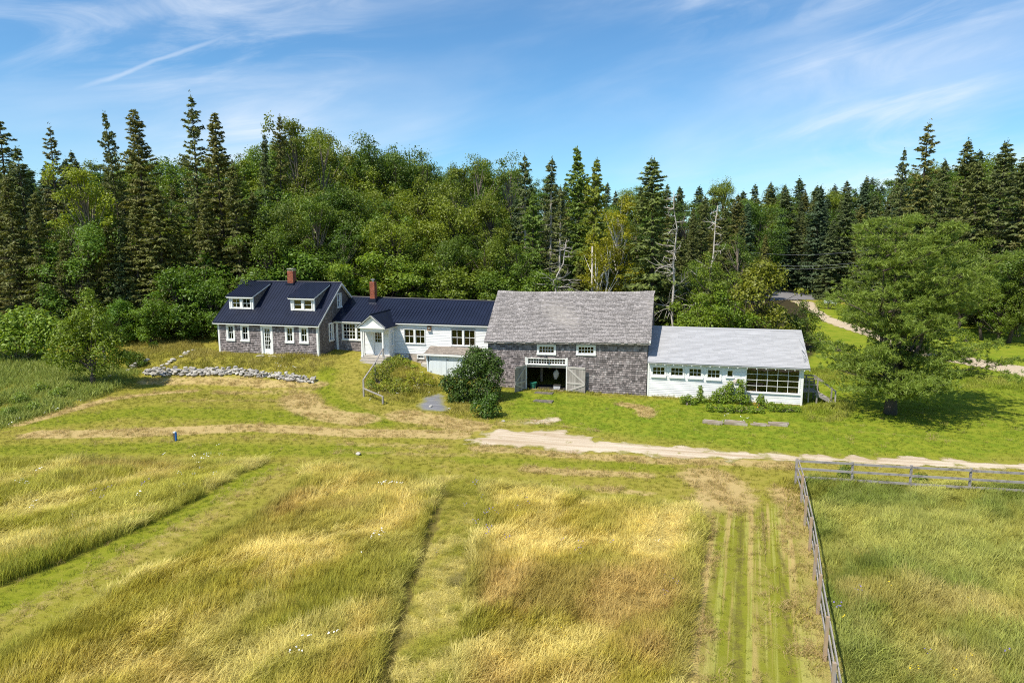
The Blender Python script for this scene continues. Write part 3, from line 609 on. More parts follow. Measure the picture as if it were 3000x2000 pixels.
t_ = MB(); t_.tube([(RXa, RY, RZ+.005), (RXb, RY, RZR+.005)], .065, 6); t_.build('ridge_cap', 'metal', ell)
t_ = MB(); t_.box(RXa+.25, EX1, YE-.27, YE-.235, EE-.14, EE+.0); t_.build('fascia', 'white', ell)
cx, cy = -26.12, 56.55
ch = MB(); ch.box(cx-.35, cx+.35, cy-.35, cy+.5, 5.6, 5.95); chm = ch.build('chimney', 'metal', ell); bricks(chm, cx-.23, cx+.23, cy-.25, cy+.27, 5.7, 7.42)
t_ = MB(); t_.tube([(cx,cy,7.38),(cx,cy,7.62)], .10, 10); t_.tube([(cx,cy,7.60),(cx,cy,7.64),(cx,cy,7.68)], [.20,.21,.13], 12); t_.build('chimney_cap', 'lead', chm)
# vestibule
pv_ = front(VY); ve = 4.02
u0, u1, v0, v1 = rect(z2, 590, 925, 700, 1205, VY)
dX0, dX1, dB, dT = -24.35, -23.5, 1.68, 3.62
wall(ell, 'entry_wall', pv_, VX0, VX1, 1.3, ve, [(dX0-.02, dX1+.02, dB, dT+.02)], .1, 'white'); clad(ell, 'entry_clapboards', pv_, VX0+.08, VX1-.08, 1.65, ve, .105, (1.5,3), .014, 'clap', [(dX0-.14, dX1+.14, 1.5, dT+.14)])
t_ = MB(); t_.pbox(pv_, dX0-.13, dX0-.01, dB, dT+.12, 0, .04); t_.pbox(pv_, dX1+.01, dX1+.13, dB, dT+.12, 0, .04); t_.pbox(pv_, dX0-.01, dX1+.01, dT+.01, dT+.12, 0, .037); t_.build('door_casing', 'white', ell)
dm = MB(); dm.pbox(pv_, dX0, dX0+.10, dB, dT, -.07, -.03); dm.pbox(pv_, dX1-.10, dX1, dB, dT, -.07, -.03); dm.pbox(pv_, dX0+.10, dX1-.10, dB, dB+.98, -.07, -.032); dm.pbox(pv_, dX0+.10, dX1-.10, dT-.10, dT, -.07, -.03); door = dm.build('entry_door', 'white', ell)
mm = MB()
for i in (1, 2): x_ = dX0+.1+(dX1-dX0-.2)*i/3; mm.pbox(pv_, x_-.012, x_+.012, dB+.98, dT-.1, -.06, -.04)
for i in (1, 2): z_ = dB+.98+(dT-.1-dB-.98)*i/3; mm.pbox(pv_, dX0+.1, dX1-.1, z_-.012, z_+.012, -.058, -.042)
mm.build('muntin', 'white', door); g = MB(); g.pbox(pv_, dX0+.1, dX1-.1, dB+.98, dT-.1, -.052, -.048); g.build('pane', 'glass', door)
g = MB(); g.tube([pv_.p(dX1-.06, dB+.95, -.03), pv_.p(dX1-.06, dB+.95, .03)], .028, 8); g.build('handle', 'lead', door)
pvs = side(VX1); o_, g_ = window(ell, pvs, VY+.35, VY+.85, 2.35, 3.55, .08, 1, 1, name='entry_window')
wall(ell, 'entry_side_wall', pvs, VY, YE, 1.0, ve+.15, [g_], .1, 'white'); clad(ell, 'entry_clapboards', pvs, VY+.1, YE, 1.3, ve+.1, .105, (1.5,3), .014, 'clap', [o_])
wall(ell, 'entry_side_wall', Pl((VX0,0,0),(0,1,0),(0,0,1),(-1,0,0)), VY, YE, 1.3, ve+.15, (), .1, 'white')
for xx in (VX0, VX1-.0):
    t_ = MB(); t_.box(xx-.07, xx+.03, VY-.035, VY+.07, 1.3, ve); t_.build('corner_board', 'white', ell)
PY = 51.5; pX0, pX1 = -24.93, -23.07; dk = 1.58
dz = MB()
for k in range(9): a = PY-.12+k*.13; dz.box(pX0-.12, pX1+.3, a, a+.12, dk-.05, dk)
dz.build('porch_floor', 'decking', ell); t_ = MB(); t_.box(pX0-.08, pX1+.26, PY-.08, PY-.04, dk-.24, dk-.055); t_.box(pX1+.2, pX1+.24, PY-.04, VY, .6, dk-.055); t_.build('porch_skirt', 'decking', ell)
for k in range(3):
    t_ = MB(); zz = dk-.19*(k+1); yy = PY-.10-.28*(k+1); t_.box(pX0-.1, pX1+.1, yy, yy+.32, zz-.04, zz); t_.box(pX0-.06, pX1+.06, yy+.27, yy+.30, zz, zz+.14); t_.build('porch_step', 'decking', ell)
for xx in (pX0, pX1):
    t_ = MB(); t_.box(xx-.065, xx+.065, PY-.065, PY+.065, dk, 3.80); t_.box(xx-.085, xx+.085, PY-.085, PY+.085, dk, dk+.12); t_.build('porch_post', 'white', ell)
t_ = MB(); t_.box(pX0-.1, pX1+.1, PY-.09, PY+.09, 3.72, 3.98); t_.box(pX0-.09, pX0+.07, PY+.09, VY, 3.74, 3.98); t_.box(pX1-.07, pX1+.09, PY+.09, VY, 3.74, 3.98); t_.build('porch_beam', 'white', ell)
t_ = MB(); k = 0
while pX0+.1+k*.085 < pX1-.08: x_ = pX0+.1+k*.085; t_.box(x_, x_+.04, PY-.03, PY+.0, 3.62, 3.72); k += 1
t_.build('porch_trim', 'white', ell)
pm = (pX0+pX1)/2; hw = 1.28; ez, az = 4.02, 5.06; fy = PY-.32; by = 55.6
t_ = MB(); t_.add([(pm-hw+.1,PY-.1,ez),(pm+hw-.1,PY-.1,ez),(pm,PY-.1,az-.08),(pm-hw+.1,VY,ez),(pm+hw-.1,VY,ez),(pm,VY,az-.08)], ((0,1,2),(5,4,3),(0,3,4,1),(1,4,5,2),(2,5,3,0))); ped = t_.build('porch_pediment', 'white', ell)
t_ = MB(); t_.box(pm-hw+.02, pm+hw-.02, PY-.24, PY-.1, ez-.04, ez+.10); t_.build('cornice', 'white', ped)
for s_ in (-1, 1):
    t_ = MB(); A = [(pm+s_*hw, fy+.02, ez-.05), (pm, fy+.02, az-.06), (pm, fy+.07, az-.06), (pm+s_*hw, fy+.07, ez-.05)]; B = [(p[0], p[1], p[2]+.13) for p in A]
    t_.hexa(A, B) if s_ < 0 else t_.hexa(A[::-1], B[::-1]); t_.build('rake_board', 'white', ped)
    t_ = MB(); e = pm+s_*(hw+.06); A = [(e, fy, ez+.02), (pm, fy, az+.07), (pm, by, az+.07), (e, by, ez+.02)]; A0 = [(p[0], p[1], p[2]-.05) for p in A]
    (t_.hexa(A0, A) if s_ < 0 else t_.hexa(A0[::-1], A[::-1])); pr = t_.build('porch_roof', 'metal', ell)
    t_ = MB(); yy = fy+.1
    while yy < 54.6: t_.bar((e, yy, ez+.02), (pm, yy, az+.07), .03, .045); yy += .27
    t_.build('roof_rib', 'metal', pr)
t_ = MB(); t_.tube([(pm, fy-.01, az+.075), (pm, by, az+.075)], .06, 6); t_.build('ridge_cap', 'metal', ell)
# brown vent box on the wall, stone foundation with low windows
p = at(*z2(1297, 875), YE-.1); t_ = MB(); t_.box(p[0]-.16, p[0]+.16, YE-.16, YE-.01, p[2]-.2, p[2]+.2); vb = t_.build('vent_box', 'vent', ell)
t_ = MB(); t_.tube([(p[0], YE-.2, p[2]), (p[0], YE-.16, p[2])], .08, 10); t_.build('vent_pipe', 'lead', vb); t_ = MB(); t_.box(p[0]-.18, p[0]+.18, YE-.19, YE-.01, p[2]-.26, p[2]-.2); t_.build('vent_sill', 'ventdisc', vb)
hls = []
for bq in bws:
    o_, g_ = window(ell, front(YE-.04), *bq, .06, 3, 1, False, name='cellar_window', joinpane=True, mw=.03, sill=.02); hls.append(o_)
wall(ell, 'foundation', front(YE-.02), VX1-.5, EX1, -.4, EB, hls, .2, 'parge')
fb = MB(MB().warp)
for k in range(26):
    x_ = rnd.uniform(-22.6, -19.9); z_ = rnd.uniform(.1, 1.0); fb.box(x_, x_+rnd.uniform(.25,.6), YE-.02-rnd.uniform(.03,.14), YE, z_, z_+rnd.uniform(.15,.3))
tag(fb.build('foundation_stone', 'parge', ell), kind='stuff')
for q in ((-20.25, -19.65, YE-.9, YE-.05, -.1, .55), (-20.4, -19.7, YE-.7, YE-.05, .56, .9)):
    fb = MB(); fb.box(*q); fb.build('foundation_block', 'stone_pale', ell)
# cellar bulkhead
bx0, bx1, bY = -19.55, -15.3, 52.35
t_ = MB(); t_.hexa([(bx0-.25,bY-.25,1.86),(bx1,bY-.25,1.86),(bx1,YE-.02,2.22),(bx0+.05,YE-.02,2.22)], [(bx0-.25,bY-.25,1.95),(bx1,bY-.25,1.95),(bx1,YE-.02,2.33),(bx0+.05,YE-.02,2.33)]); br = t_.build('bulkhead_roof', 'brownshingle', ell)
rp3, rl3 = rplane(bx0-.2, bY-.25, 1.95, YE-.02, 2.33); clad(br, 'roof_shingles', rp3, 0, bx1-bx0+.2, 0, rl3, .16, (.2,.35), .016, 'brownshingle', jit=.01)
t_ = MB(); t_.box(bx0-.23, bx1, bY-.27, bY-.252, 1.78, 1.93); t_.build('fascia', 'white', br)
t_ = MB(); t_.hexa([(bx0,bY,-.1),(bx0+.12,bY,-.1),(bx0+.12,YE-.02,-.1),(bx0,YE-.02,-.1)], [(bx0-.12,bY,1.86),(bx0,bY,1.86),(bx0,YE-.02,2.2),(bx0-.12,YE-.02,2.2)]); t_.box(bx0+.12, bx1, bY+.02, bY+.1, -.1, 1.87); t_.build('bulkhead_wall', 'board_blue', ell)
for k, (a, b_) in enumerate(((bx0+.22, bx0+1.62), (bx0+1.66, bx0+3.3))):
    t_ = MB(); x_ = a
    while x_ < b_-.05: t_.box(x_+.003, min(x_+.2, b_), bY-.03-.004*(len(t_.v) % 16 == 0), bY+.02, .02, 1.8); x_ += .2
    dd = t_.build('cellar_door', 'board_blue', ell); t_ = MB(); t_.box(a+.02, a+.18, bY-.05, bY-.034, .4, .46); t_.box(a+.02, a+.18, bY-.05, bY-.034, 1.4, 1.46); t_.build('hinge', 'iron', dd)

# ================================================================== barn
BX0, BX1, BY, BRY, BBY = -13.55, -1.66, 49.45, 53.45, 57.45; BE, BR = 3.95, 7.25
def warpb(V):
    V = V.copy(); u = np.clip((V[:,0]-BX0)/(BX1-BX0), -.05, 1.05); z = V[:,2]
    V[:,2] = z-.30*(1-u)*np.clip(z/3.8, 0, 1)+.10*(1-u)*np.clip((z-4)/3.2, 0, 1)-.10*np.sin(np.pi*np.clip(u,0,1))*np.clip((z-3.8)/3.4, 0, 1)+.04*np.sin(u*9+z*1.3)*np.clip((z-3.9)/1.5, 0, 1)
    return V
barn = thing('shingled_barn', (-7.6, 53.4, 0), 'big weathered grey shingle barn with open double doors between white ell and white annex', 'barn')
pb = front(BY); skB, hlB = [], []
for a in ((1120,622,1306,732), (1508,634,1697,745)):
    u0, u1, v0, v1 = rect(z3, *a, BY); v0 += .0; o_, g_ = window(barn, pb, u0, u1, v0+.08, v1+.1, .15, 5, 2, False, name='loft_window', warp=warpb, joinpane=True, mw=.03); skB.append(o_); hlB.append(g_)
dU0, dU1, _, _ = rect(z3, 1020, 830, 1405, 1070, BY); dH = 2.02; tr0, tr1 = 2.1, 2.55
o_, g_ = window(barn, pb, dU0-.0, dU1+.0, tr0-.05, tr1+.05, .07, 14, 2, False, name='transom_window', warp=warpb, joinpane=True, mw=.03); skB.append((dU0-.12, dU1+.12, -1, 2.64)); hlB += [g_, (dU0, dU1, -.3, dH)]
wall(barn, 'front_wall', pb, BX0, BX1, -.25, BE, hlB, .12, 'oldwood', warpb); clad(barn, 'wall_shingles', pb, BX0, BX1, -.05, BE-.05, .165, (.12,.28), .045, 'shingle', skB, warp=warpb, jit=.025, gap=.016)
for uu in (dU0-.11, dU1+.0):
    t_ = MB(warpb); t_.pbox(pb, uu, uu+.11, -.1, 2.66, -.02, .075); t_.build('door_jamb', 'white', barn)
t_ = MB(warpb); t_.pbox(pb, dU0, dU1, 1.86, 2.02, -.06, .02); t_.build('door_header', 'oldwood', barn); t_ = MB(); t_.pbox(pb, dU0+.3, dU1-.2, -.12, .05, -.3, .12); t_.build('door_sill', 'post', barn)
bgt = lambda y: BE-.05+(BR-BE)*(1-abs(y-BRY)/(BRY-BY))*.985
for X_, sg in ((BX1, 1), (BX0, -1)):
    pp = Pl((X_,0,0), (0,1,0), (0,0,1), (sg,0,0)); wall(barn, 'gable_wall', pp, BY+.12, BBY-.12, -.25, bgt, (), .12, 'oldwood', warpb, (BRY,))
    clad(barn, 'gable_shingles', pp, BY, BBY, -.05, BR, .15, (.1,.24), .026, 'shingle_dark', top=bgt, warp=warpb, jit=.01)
wall(barn, 'rear_wall', front(BBY), BX0, BX1, -.25, BE, (), -.12, 'oldwood', warpb)
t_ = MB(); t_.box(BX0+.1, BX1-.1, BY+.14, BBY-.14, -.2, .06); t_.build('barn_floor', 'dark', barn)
by0, bz0 = BY-.34, BE-.06
for nm, s_ in (('roof_front', 1), ('roof_rear', -1)):
    mb = MB(warpb)
    for k in range(24):
        a = BX0-.22+(BX1-BX0+.44)*k/24; b_ = BX0-.22+(BX1-BX0+.44)*(k+1)/24; f = (lambda y: y) if s_ > 0 else (lambda y: 2*BRY-y)
        mb.hexa([(a,f(by0),bz0-.1),(b_,f(by0),bz0-.1),(b_,BRY,BR-.1),(a,BRY,BR-.1)], [(a,f(by0),bz0),(b_,f(by0),bz0),(b_,BRY,BR),(a,BRY,BR)])
    mb.build(nm, 'oldwood', barn)
rpb, rlb = rplane(BX0-.25, by0-.03, bz0, BRY, BR); clad(barn, 'roof_shingles', rpb, 0, BX1-BX0+.5, 0, rlb, .145, (.12,.28), .04, 'roofshingle', warp=warpb, jit=.03, gap=.014)
t_ = MB(warpb); k = BX0-.25
while k < BX1+.2: w_ = rnd.uniform(.14, .22); t_.hexa([(k,BRY-.16,BR-.09),(k+w_-.015,BRY-.16,BR-.09),(k+w_-.015,BRY+.05,BR+.03),(k,BRY+.05,BR+.03)], [(k,BRY-.16,BR-.06),(k+w_-.015,BRY-.16,BR-.06),(k+w_-.015,BRY+.05,BR+.075+rnd.uniform(0,.03)),(k,BRY+.05,BR+.075)]); k += w_
t_.build('ridge_shingles', 'roofshingle', barn)
def leaf_door(hinge, ang, wd, name, flip):
    """plank leaf with ledges and brace, local plane turned about its hinge"""
    U = np.array([math.cos(ang), math.sin(ang), 0]); N = np.array([-math.sin(ang), math.cos(ang), 0])*(-1 if not flip else 1); pl = Pl((hinge[0], hinge[1], 0), U, (0,0,1), N)
    mb = MB(); n = 8
    for k in range(n): mb.pbox(pl, .02+wd*k/n, .02+wd*(k+1)/n-.008, .03+rnd.uniform(0,.03), 1.96+rnd.uniform(-.02,.02), -.02-rnd.uniform(0,.006), .015)
    d_ = mb.build(name, 'oldwood', barn); lg = MB()
    for z_ in (.62, 1.80): lg.pbox(pl, .02, wd, z_, z_+.13, .016, .045)
    lg.build('ledge', 'bracewood', d_)
    for (a, z_a, b_, z_b) in ((.08, 1.80, wd-.05, .75), (wd-.05, .62, .08, .08)):
        lg = MB(); e = np.array([b_-a, z_b-z_a]); e = e/np.linalg.norm(e); w2 = np.array([-e[1], e[0]])*.06
        c4 = [(a-w2[0], z_a-w2[1]), (b_-w2[0], z_b-w2[1]), (b_+w2[0], z_b+w2[1]), (a+w2[0], z_a+w2[1])]
        lg.add([pl.p(u, v, .017) for u, v in c4]+[pl.p(u, v, .05) for u, v in c4], MB.BF); lg.build('brace', 'bracewood', d_)
    return d_
leaf_door((dU1+.06, BY-.10), math.radians(-9), 1.42, 'barn_door', False)
leaf_door((dU0-.06, BY-.10), math.radians(-112), 1.42, 'barn_door', True)
p = at(*z3(1208, 740), BY-.15); t_ = MB(warpb); t_.tube([(p[0],BY,p[2]+.12),(p[0],BY-.2,p[2]+.18),(p[0],BY-.28,p[2]+.08)], .02, 6); t_.tube([(p[0],BY-.28,p[2]+.1),(p[0],BY-.28,p[2]-.05)], [.05,.14], 10); t_.build('door_lamp', 'iron', barn)
for xx in (dU0+.55, dU1-.2):
    t_ = MB(); t_.box(xx, xx+.18, BY+2.6, BY+2.78, .06, 3.4); t_.build('barn_post', 'post', barn)
t_ = MB(warpb); t_.tube([(BX1+.17, by0+.02, 3.98), (BX1-.3, by0+.4, 4.2), (BX1-.9, by0+.3, 4.0)], .012, 5); t_.tube([(BX1+.19, by0, 3.9), (BX1+.19, by0, 4.08)], [.05,.04], 8); t_.build('cable_insulator', 'white', barn)

# ================================================================== annex
AX0, AX1, AY, ARY, ABY = BX1+.06, 8.92, 49.40, 53.1, 56.8; AB, AE, AR = -.05, 2.62, 4.62
annex = thing('white_annex', (3.6, 53, 0), 'single-storey white clapboard annex with pale grey roof and big multi-pane picture window', 'shed')
pa = front(AY); skA, hlA = [], []
for a in ((252,552,408,672), (448,560,605,680), (645,570,802,690), (843,582,1002,705)):
    u0, u1, v0, v1 = rect(z4, *a, AY); o_, g_ = window(annex, pa, u0, u1, v0, v1, .10, 3, 2, False, name='small_window', mw=.028); skA.append(o_); hlA.append(g_)
    t_ = MB(); t_.pbox(pa, u0-.02, u1+.02, v0-.07, v0-.01, .0, .14); t_.build('window_ledge', 'white', annex)
u0, u1, v0, v1 = rect(z4, 1055, 590, 1142, 690, AY); o_, g_ = window(annex, pa, u0, u1, v0, v1, .10, 1, 1, False, name='narrow_window'); skA.append(o_); hlA.append(g_)
u0, u1, v0, v1 = rect(z4, 1268, 580, 1845, 880, AY); v0, v1 = .62, 2.46; o_, g_ = window(annex, pa, u0, u1, v0, v1, .07, 5, 4, False, name='picture_window', mw=.03, label='large picture window of twenty panes'); skA.append(o_); hlA.append(g_); PW = (u0, u1)
wall(annex, 'front_wall', pa, AX0, AX1, -.3, AE, hlA, .12, 'plaster'); clad(annex, 'clapboards', pa, AX0+.08, AX1-.08, AB, AE-.02, .135, (2.4,4.8), .028, 'clap', skA, gap=.004)
for xx in (AX0, AX1-.10):
    t_ = MB(); t_.box(xx, xx+.12, AY-.045, AY+.06, -.2, AE); t_.build('corner_board', 'white', annex)
agt = lambda y: AE-.04+(AR-AE)*(1-abs(y-ARY)/(ARY-AY))*.98
pas = side(AX1); wall(annex, 'gable_wall', pas, AY+.12, ABY-.12, -.3, agt, (), .12, 'plaster', apex=(ARY,)); clad(annex, 'clapboards', pas, AY+.05, ABY, AB, AR, .105, (2.4,4.8), .014, 'clap', [(AY+1.0, AY+1.95, -.3, 2.2)], top=agt)
t_ = MB(); t_.pbox(pas, AY+1.0, AY+1.95, .15, 2.15, 0, .04); t_.build('side_door', 'white', annex)
wall(annex, 'rear_wall', front(ABY), AX0, AX1, -.3, AE, (), -.12, 'plaster'); t_ = MB(); t_.box(AX0+.1, AX1-.13, AY+.13, ABY-.13, -.2, .1); t_.build('annex_floor', 'tablewood', annex)
ay0, az0 = AY-.42, AE-.05; ax1 = AX1+.32
slab(annex, 'roof_front', 'asphalt', AX0-.02, ax1, ay0, az0, ARY, AR, .08); slab(annex, 'roof_rear', 'asphalt', AX0-.02, ax1, 2*ARY-ay0, az0, ARY, AR, .08)
rpa, rla = rplane(AX0-.02, ay0-.02, az0, ARY, AR); clad(annex, 'roof_shingles', rpa, 0, ax1-AX0+.03, 0, rla, .15, (.3,1.1), .016, 'asphalt', gap=.004, jit=.006)
t_ = MB(); t_.hexa([(AX0,ARY-.14,AR-.05),(ax1,ARY-.14,AR-.05),(ax1,ARY+.14,AR-.05),(AX0,ARY+.14,AR-.05)], [(AX0,ARY-.14,AR-.02),(ax1,ARY-.14,AR-.02),(ax1,ARY+.02,AR+.05),(AX0,ARY+.02,AR+.05)]); t_.build('ridge_cap', 'asphalt', annex)
k = 0
while AX0+.55+k*.62 < AX1: 
    x_ = AX0+.55+k*.62; t_ = MB(); t_.hexa([(x_,ay0+.03,az0-.19),(x_+.06,ay0+.03,az0-.19),(x_+.06,AY,az0-.0),(x_,AY,az0-.0)], [(x_,ay0+.03,az0-.085),(x_+.06,ay0+.03,az0-.085),(x_+.06,AY,az0+.12),(x_,AY,az0+.12)]); t_.build('rafter_tail', 'white', annex); k += 1
t_ = MB(); A = [(ax1-.03,ay0,az0-.16),(ax1+.005,ay0,az0-.16),(ax1+.005,ARY,AR-.16),(ax1-.03,ARY,AR-.16)]; t_.hexa(A, [(p[0],p[1],p[2]+.13) for p in A]); t_.build('rake_board', 'white', annex)
p = at(*z4(1162, 725), AY-.1); t_ = MB(); t_.tube([(p[0],AY-.12,p[2]),(p[0],AY-.02,p[2])], [.16,.19], 16); t_.tube([(p[0],AY-.15,p[2]),(p[0],AY-.12,p[2])], [.07,.09], 12); t_.build('round_vent', 'ventdisc', annex)
t_ = MB(); t_.box(AX0+.1, AX0+4.5, AY-.05, AY+.05, -.45, AB-.01); t_.build('foundation', 'parge', annex)
# bench and boards seen inside through the panes
t_ = MB(); t_.box(PW[0]+.1, PW[1]-.1, AY+.62, AY+1.25, .92, .97); wb = t_.build('workbench', 'tablewood'); tag(wb, 'long light wood workbench behind the picture window of annex', 'workbench')
for x_ in (PW[0]+.12, PW[1]-.22, (PW[0]+PW[1])/2):
    for y_ in (AY+.70, AY+1.12):
        lg = MB(); lg.box(x_, x_+.08, y_, y_+.08, .1, .92); lg.build('leg', 'tablewood', wb)
for x_, l in ((PW[0]+.15, 'light wood cabinet inside annex at barn end of picture window'), (PW[1]-1.0, 'light wood cabinet inside annex at step end of picture window')):
    t_ = MB(); t_.box(x_, x_+.8, AY+.18, AY+.55, .1, .85); t_.box(x_-.03, x_+.83, AY+.16, AY+.58, .85, .89); cb = t_.build('cabinet', 'tablewood'); tag(cb, l, 'cabinet'); t_ = MB(); t_.box(x_+.38, x_+.42, AY+.165, AY+.178, .15, .8); t_.build('door_gap', 'dark', cb)

# ------------------------------------------------------------------ trees: a few meshes of each kind, then individuals
def mesh_of(mb, name, m):
    me = bpy.data.meshes.new(name); me.from_pydata(mb.v, [], mb.f); me.materials.append(MT[m]); me.polygons.foreach_set('use_smooth', [True]*len(me.polygons)); return me
def leafmesh(name, Q, m, rng):
    V, F, r = quads(np.concatenate(Q), rng); return npmesh(name, V, F, m, {'rnd': r})
def broad(seed, H=12., R=3.6, base=.22, nl=58, m='leaf', bark='bark', leaf=.23, dens=1., stems=1, flat=.42, per=300, cz=.60):
    rng = np.random.default_rng(seed); Q = []; tb = MB()
    stem = []
    for s in range(stems):
        a = rng.random()*6.28; sp = 0 if stems == 1 else R*.35
        pts = [(math.cos(a)*sp*.25*t_*0+math.cos(a)*sp*t_**1.3+rng.normal()*.12*(t_ > 0), math.sin(a)*sp*t_**1.3+rng.normal()*.12*(t_ > 0), H*.86*t_) for t_ in np.linspace(0, 1, 7)]
        r0 = H*.019/(stems**.5); tb.tube([(p[0], p[1], p[2]-(.3 if i == 0 else 0)) for i, p in enumerate(pts)], [r0*(1.25 if i == 0 else 1-.85*i/6) for i in range(7)], 7); stem.append(np.array(pts))
    sk = rng.normal(size=3)*.12
    for i in range(nl):
        th = rng.random()*6.283; zc_ = rng.uniform(-.9, 1.); rr = math.sqrt(max(0, 1-zc_*zc_*.95)); k = rng.uniform(.45, 1.08) if rng.random() < .8 else rng.uniform(.1, .5)
        wob_ = 1+.28*math.sin(3*th+seed)+.16*math.sin(5*th+2*seed+zc_*3)
        c = np.array([math.cos(th)*rr*R*k*wob_+sk[0]*R*zc_, math.sin(th)*rr*R*k*wob_+sk[1]*R*zc_, H*cz+zc_*H*flat*(.75+.25*k)])
        if c[2] < H*base*.8: c[2] = H*base*rng.uniform(.8, 1.3)
        lr = R*rng.uniform(.13, .30); n = int(per*dens*rng.uniform(.6, 1.25)*(lr/(R*.25))**2)
        n = max(20, int(n*rng.choice([.45, .8, 1., 1.25]))); ev = nrm(rng.normal(size=3)+np.array([c[0]/R, c[1]/R, .2])); lf = leaf*rng.uniform(.75, 1.35)
        d = nrm(rng.normal(size=(n, 3))+np.array([c[0]/R*.5, c[1]/R*.5, .45])); P = c+d*lr*rng.uniform(.5, 1.15, (n, 1))*np.array([1.15, 1.15, .66])+ev*(rng.normal(size=(n, 1))*lr*.55)
        Q.append(diamonds(P, d*.7+rng.normal(size=(n, 3))*.55+np.array([0, 0, .55]), lf*rng.uniform(.6, 1.3, n), lf*.62*rng.uniform(.6, 1.2, n), rng))
        st = stem[i % len(stem)]; j = min(5, max(1, int((c[2]/H-.18)/.86*6))); a_ = st[j]
        if a_[2] > c[2]+.5: a_ = st[max(1, j-1)]
        mid = (a_+c)/2+np.array([0, 0, -.15*H*.05]); tb.tube([a_, mid, c], [H*.006, H*.004, .012], 4, False)
    return mesh_of(tb, 'trunk', bark), leafmesh('crown', Q, m, rng), H
def spruce(seed, H=20., R=3.3, base=.08, m='needle', gap=.42, nb=7, dens=1., thin=0., dead=False, droop=.32, q=1.):
    rng = np.random.default_rng(seed); Q = []; tb = MB(); lean = rng.normal(size=2)*.012*H
    ax = lambda z: np.array([lean[0]*(z/H)**2, lean[1]*(z/H)**2, z])
    tb.tube([ax(z)-np.array([0, 0, .3 if z == 0 else 0]) for z in np.linspace(0, H*.99, 8)], [H*.013*(1-.93*i/7) for i in range(8)], 7)
    z = H*base
    while z < H*.985:
        f = z/H; L0 = R*(1-f)**.58*(1+.16*math.sin(z*1.7+seed)+.1*math.sin(z*.7+2*seed)); L0 = max(L0, .12)
        k0 = max(5, int(nb*(.7+.3*(1-f)))) ; a0 = rng.random()*6.28
        for k in range(k0):
            if rng.random() < .12+thin*.5*(1-f): continue
            a = a0+6.283*k/k0+rng.normal()*.25; L = L0*rng.uniform(.62, 1.12); dr = droop*(1.15-f)*rng.uniform(.6, 1.3)
            out = np.array([math.cos(a), math.sin(a), 0]); sd = np.array([-out[1], out[0], 0]); o_ = ax(z+rng.normal()*.12)
            rise = .28 if f > .7 else 0.
            crv = lambda t_: o_+out*L*t_+np.array([0, 0, 1])*L*(rise*t_-dr*t_+.42*dr*t_**2.6)
            tb.tube([crv(0.), crv(.5), crv(1.)], [.012*H*.10+.012, .014, .006], 3, False)
            if dead or rng.random() < thin*(1-f): continue
            n = max(14, int(38*dens*q*(.35+L/R))); t_ = rng.random(n)**.75*.86+.14
            sw = L*.36*(1.05-t_)*(t_ > .1)+.10; off = rng.uniform(-1, 1, n)
            P = np.array([crv(v) for v in t_])+sd*(off*sw)[:, None]; P[:, 2] -= np.abs(off)*sw*.30+rng.random(n)*.16*(L/R)
            T = out*(1-.5*np.abs(off))[:, None]+sd*(off*.9)[:, None]+np.array([0, 0, -.25])+rng.normal(size=(n, 3))*.15
            N = np.array([0, 0, .65])+rng.normal(size=(n, 3))*.55+out*.55
            Q.append(diamonds(P, N, (.32+.26*L/R)*rng.uniform(.7, 1.3, n)/q**.3, (.13+.08*L/R)*rng.uniform(.7, 1.3, n)/q**.3, rng, T))
        z += gap*rng.uniform(.7, 1.3)*(.55+.45*(1-f))
    n = 14; P = ax(H*.985)+rng.normal(size=(n, 3))*np.array([.10, .10, .28]); Q.append(diamonds(P, rng.normal(size=(n, 3)), .35, .12, rng, np.array([[0, 0, 1.]])+rng.normal(size=(n, 3))*.3))
    return mesh_of(tb, 'trunk', 'barkpale' if thin > .5 else 'bark'), leafmesh('crown', Q, m, rng), H
PROTO = {
 'oak': [broad(s, 12, 3.5, m='leaf') for s in (1, 2, 3, 4)], 'tallbroad': [broad(s, 15, 3.2, .25, 50, 'leaf', b_, flat=.40, per=270) for s, b_ in ((5, 'twig'), (6, 'bark'), (7, 'twig'))],
 'maple': [broad(s, 9, 3.6, .08, 54, 'leaf_bright', cz=.52, flat=.47) for s in (8, 9)], 'birch': [broad(s, 13, 2.4, .12, 54, 'birchleaf', 'birchbark', .17, stems=2, per=300, cz=.55, flat=.46) for s in (10, 11)],
 'edge': [broad(s, 6, 2.8, .03, 48, 'leaf', leaf=.20, stems=3, cz=.48, flat=.50, per=280) for s in (12, 13)],
 'spruce': [spruce(s, 20, 3.4, .04, thin=th, droop=dr) for s, th, dr in ((20, 0., .32), (21, .1, .4), (22, .3, .25), (23, .05, .2))], 'bluespruce': [spruce(s, 17, 3.0, .03, 'needle_blue', .40, 8, 1.15) for s in (25, 26)],
 'tallspruce': [spruce(s, 22, 3.4, .05, gap=g_, nb=7, droop=.22, thin=th) for s, g_, th in ((30, .48, 0.), (31, .66, .15), (32, .58, .25))], 'thinspruce': [spruce(s, 18, 2.5, .12, thin=.75, gap=.5) for s in (35, 36)],
 'hemlock': [spruce(40, 18, 3.0, .1, 'pine', .45, 7, 1.1, droop=.15)],
}
tr_rng = random.Random(11)
COLS = {'oak': ((.7,.95,.9),(1.15,1.15,.85),(1.,1.2,.9),(.6,.85,.8),(1.4,1.4,.8),(.9,1.1,1.)), 'birch': ((1.,1.,1.),), 'maple': ((1.,1.,1.),(.9,1.,1.))}
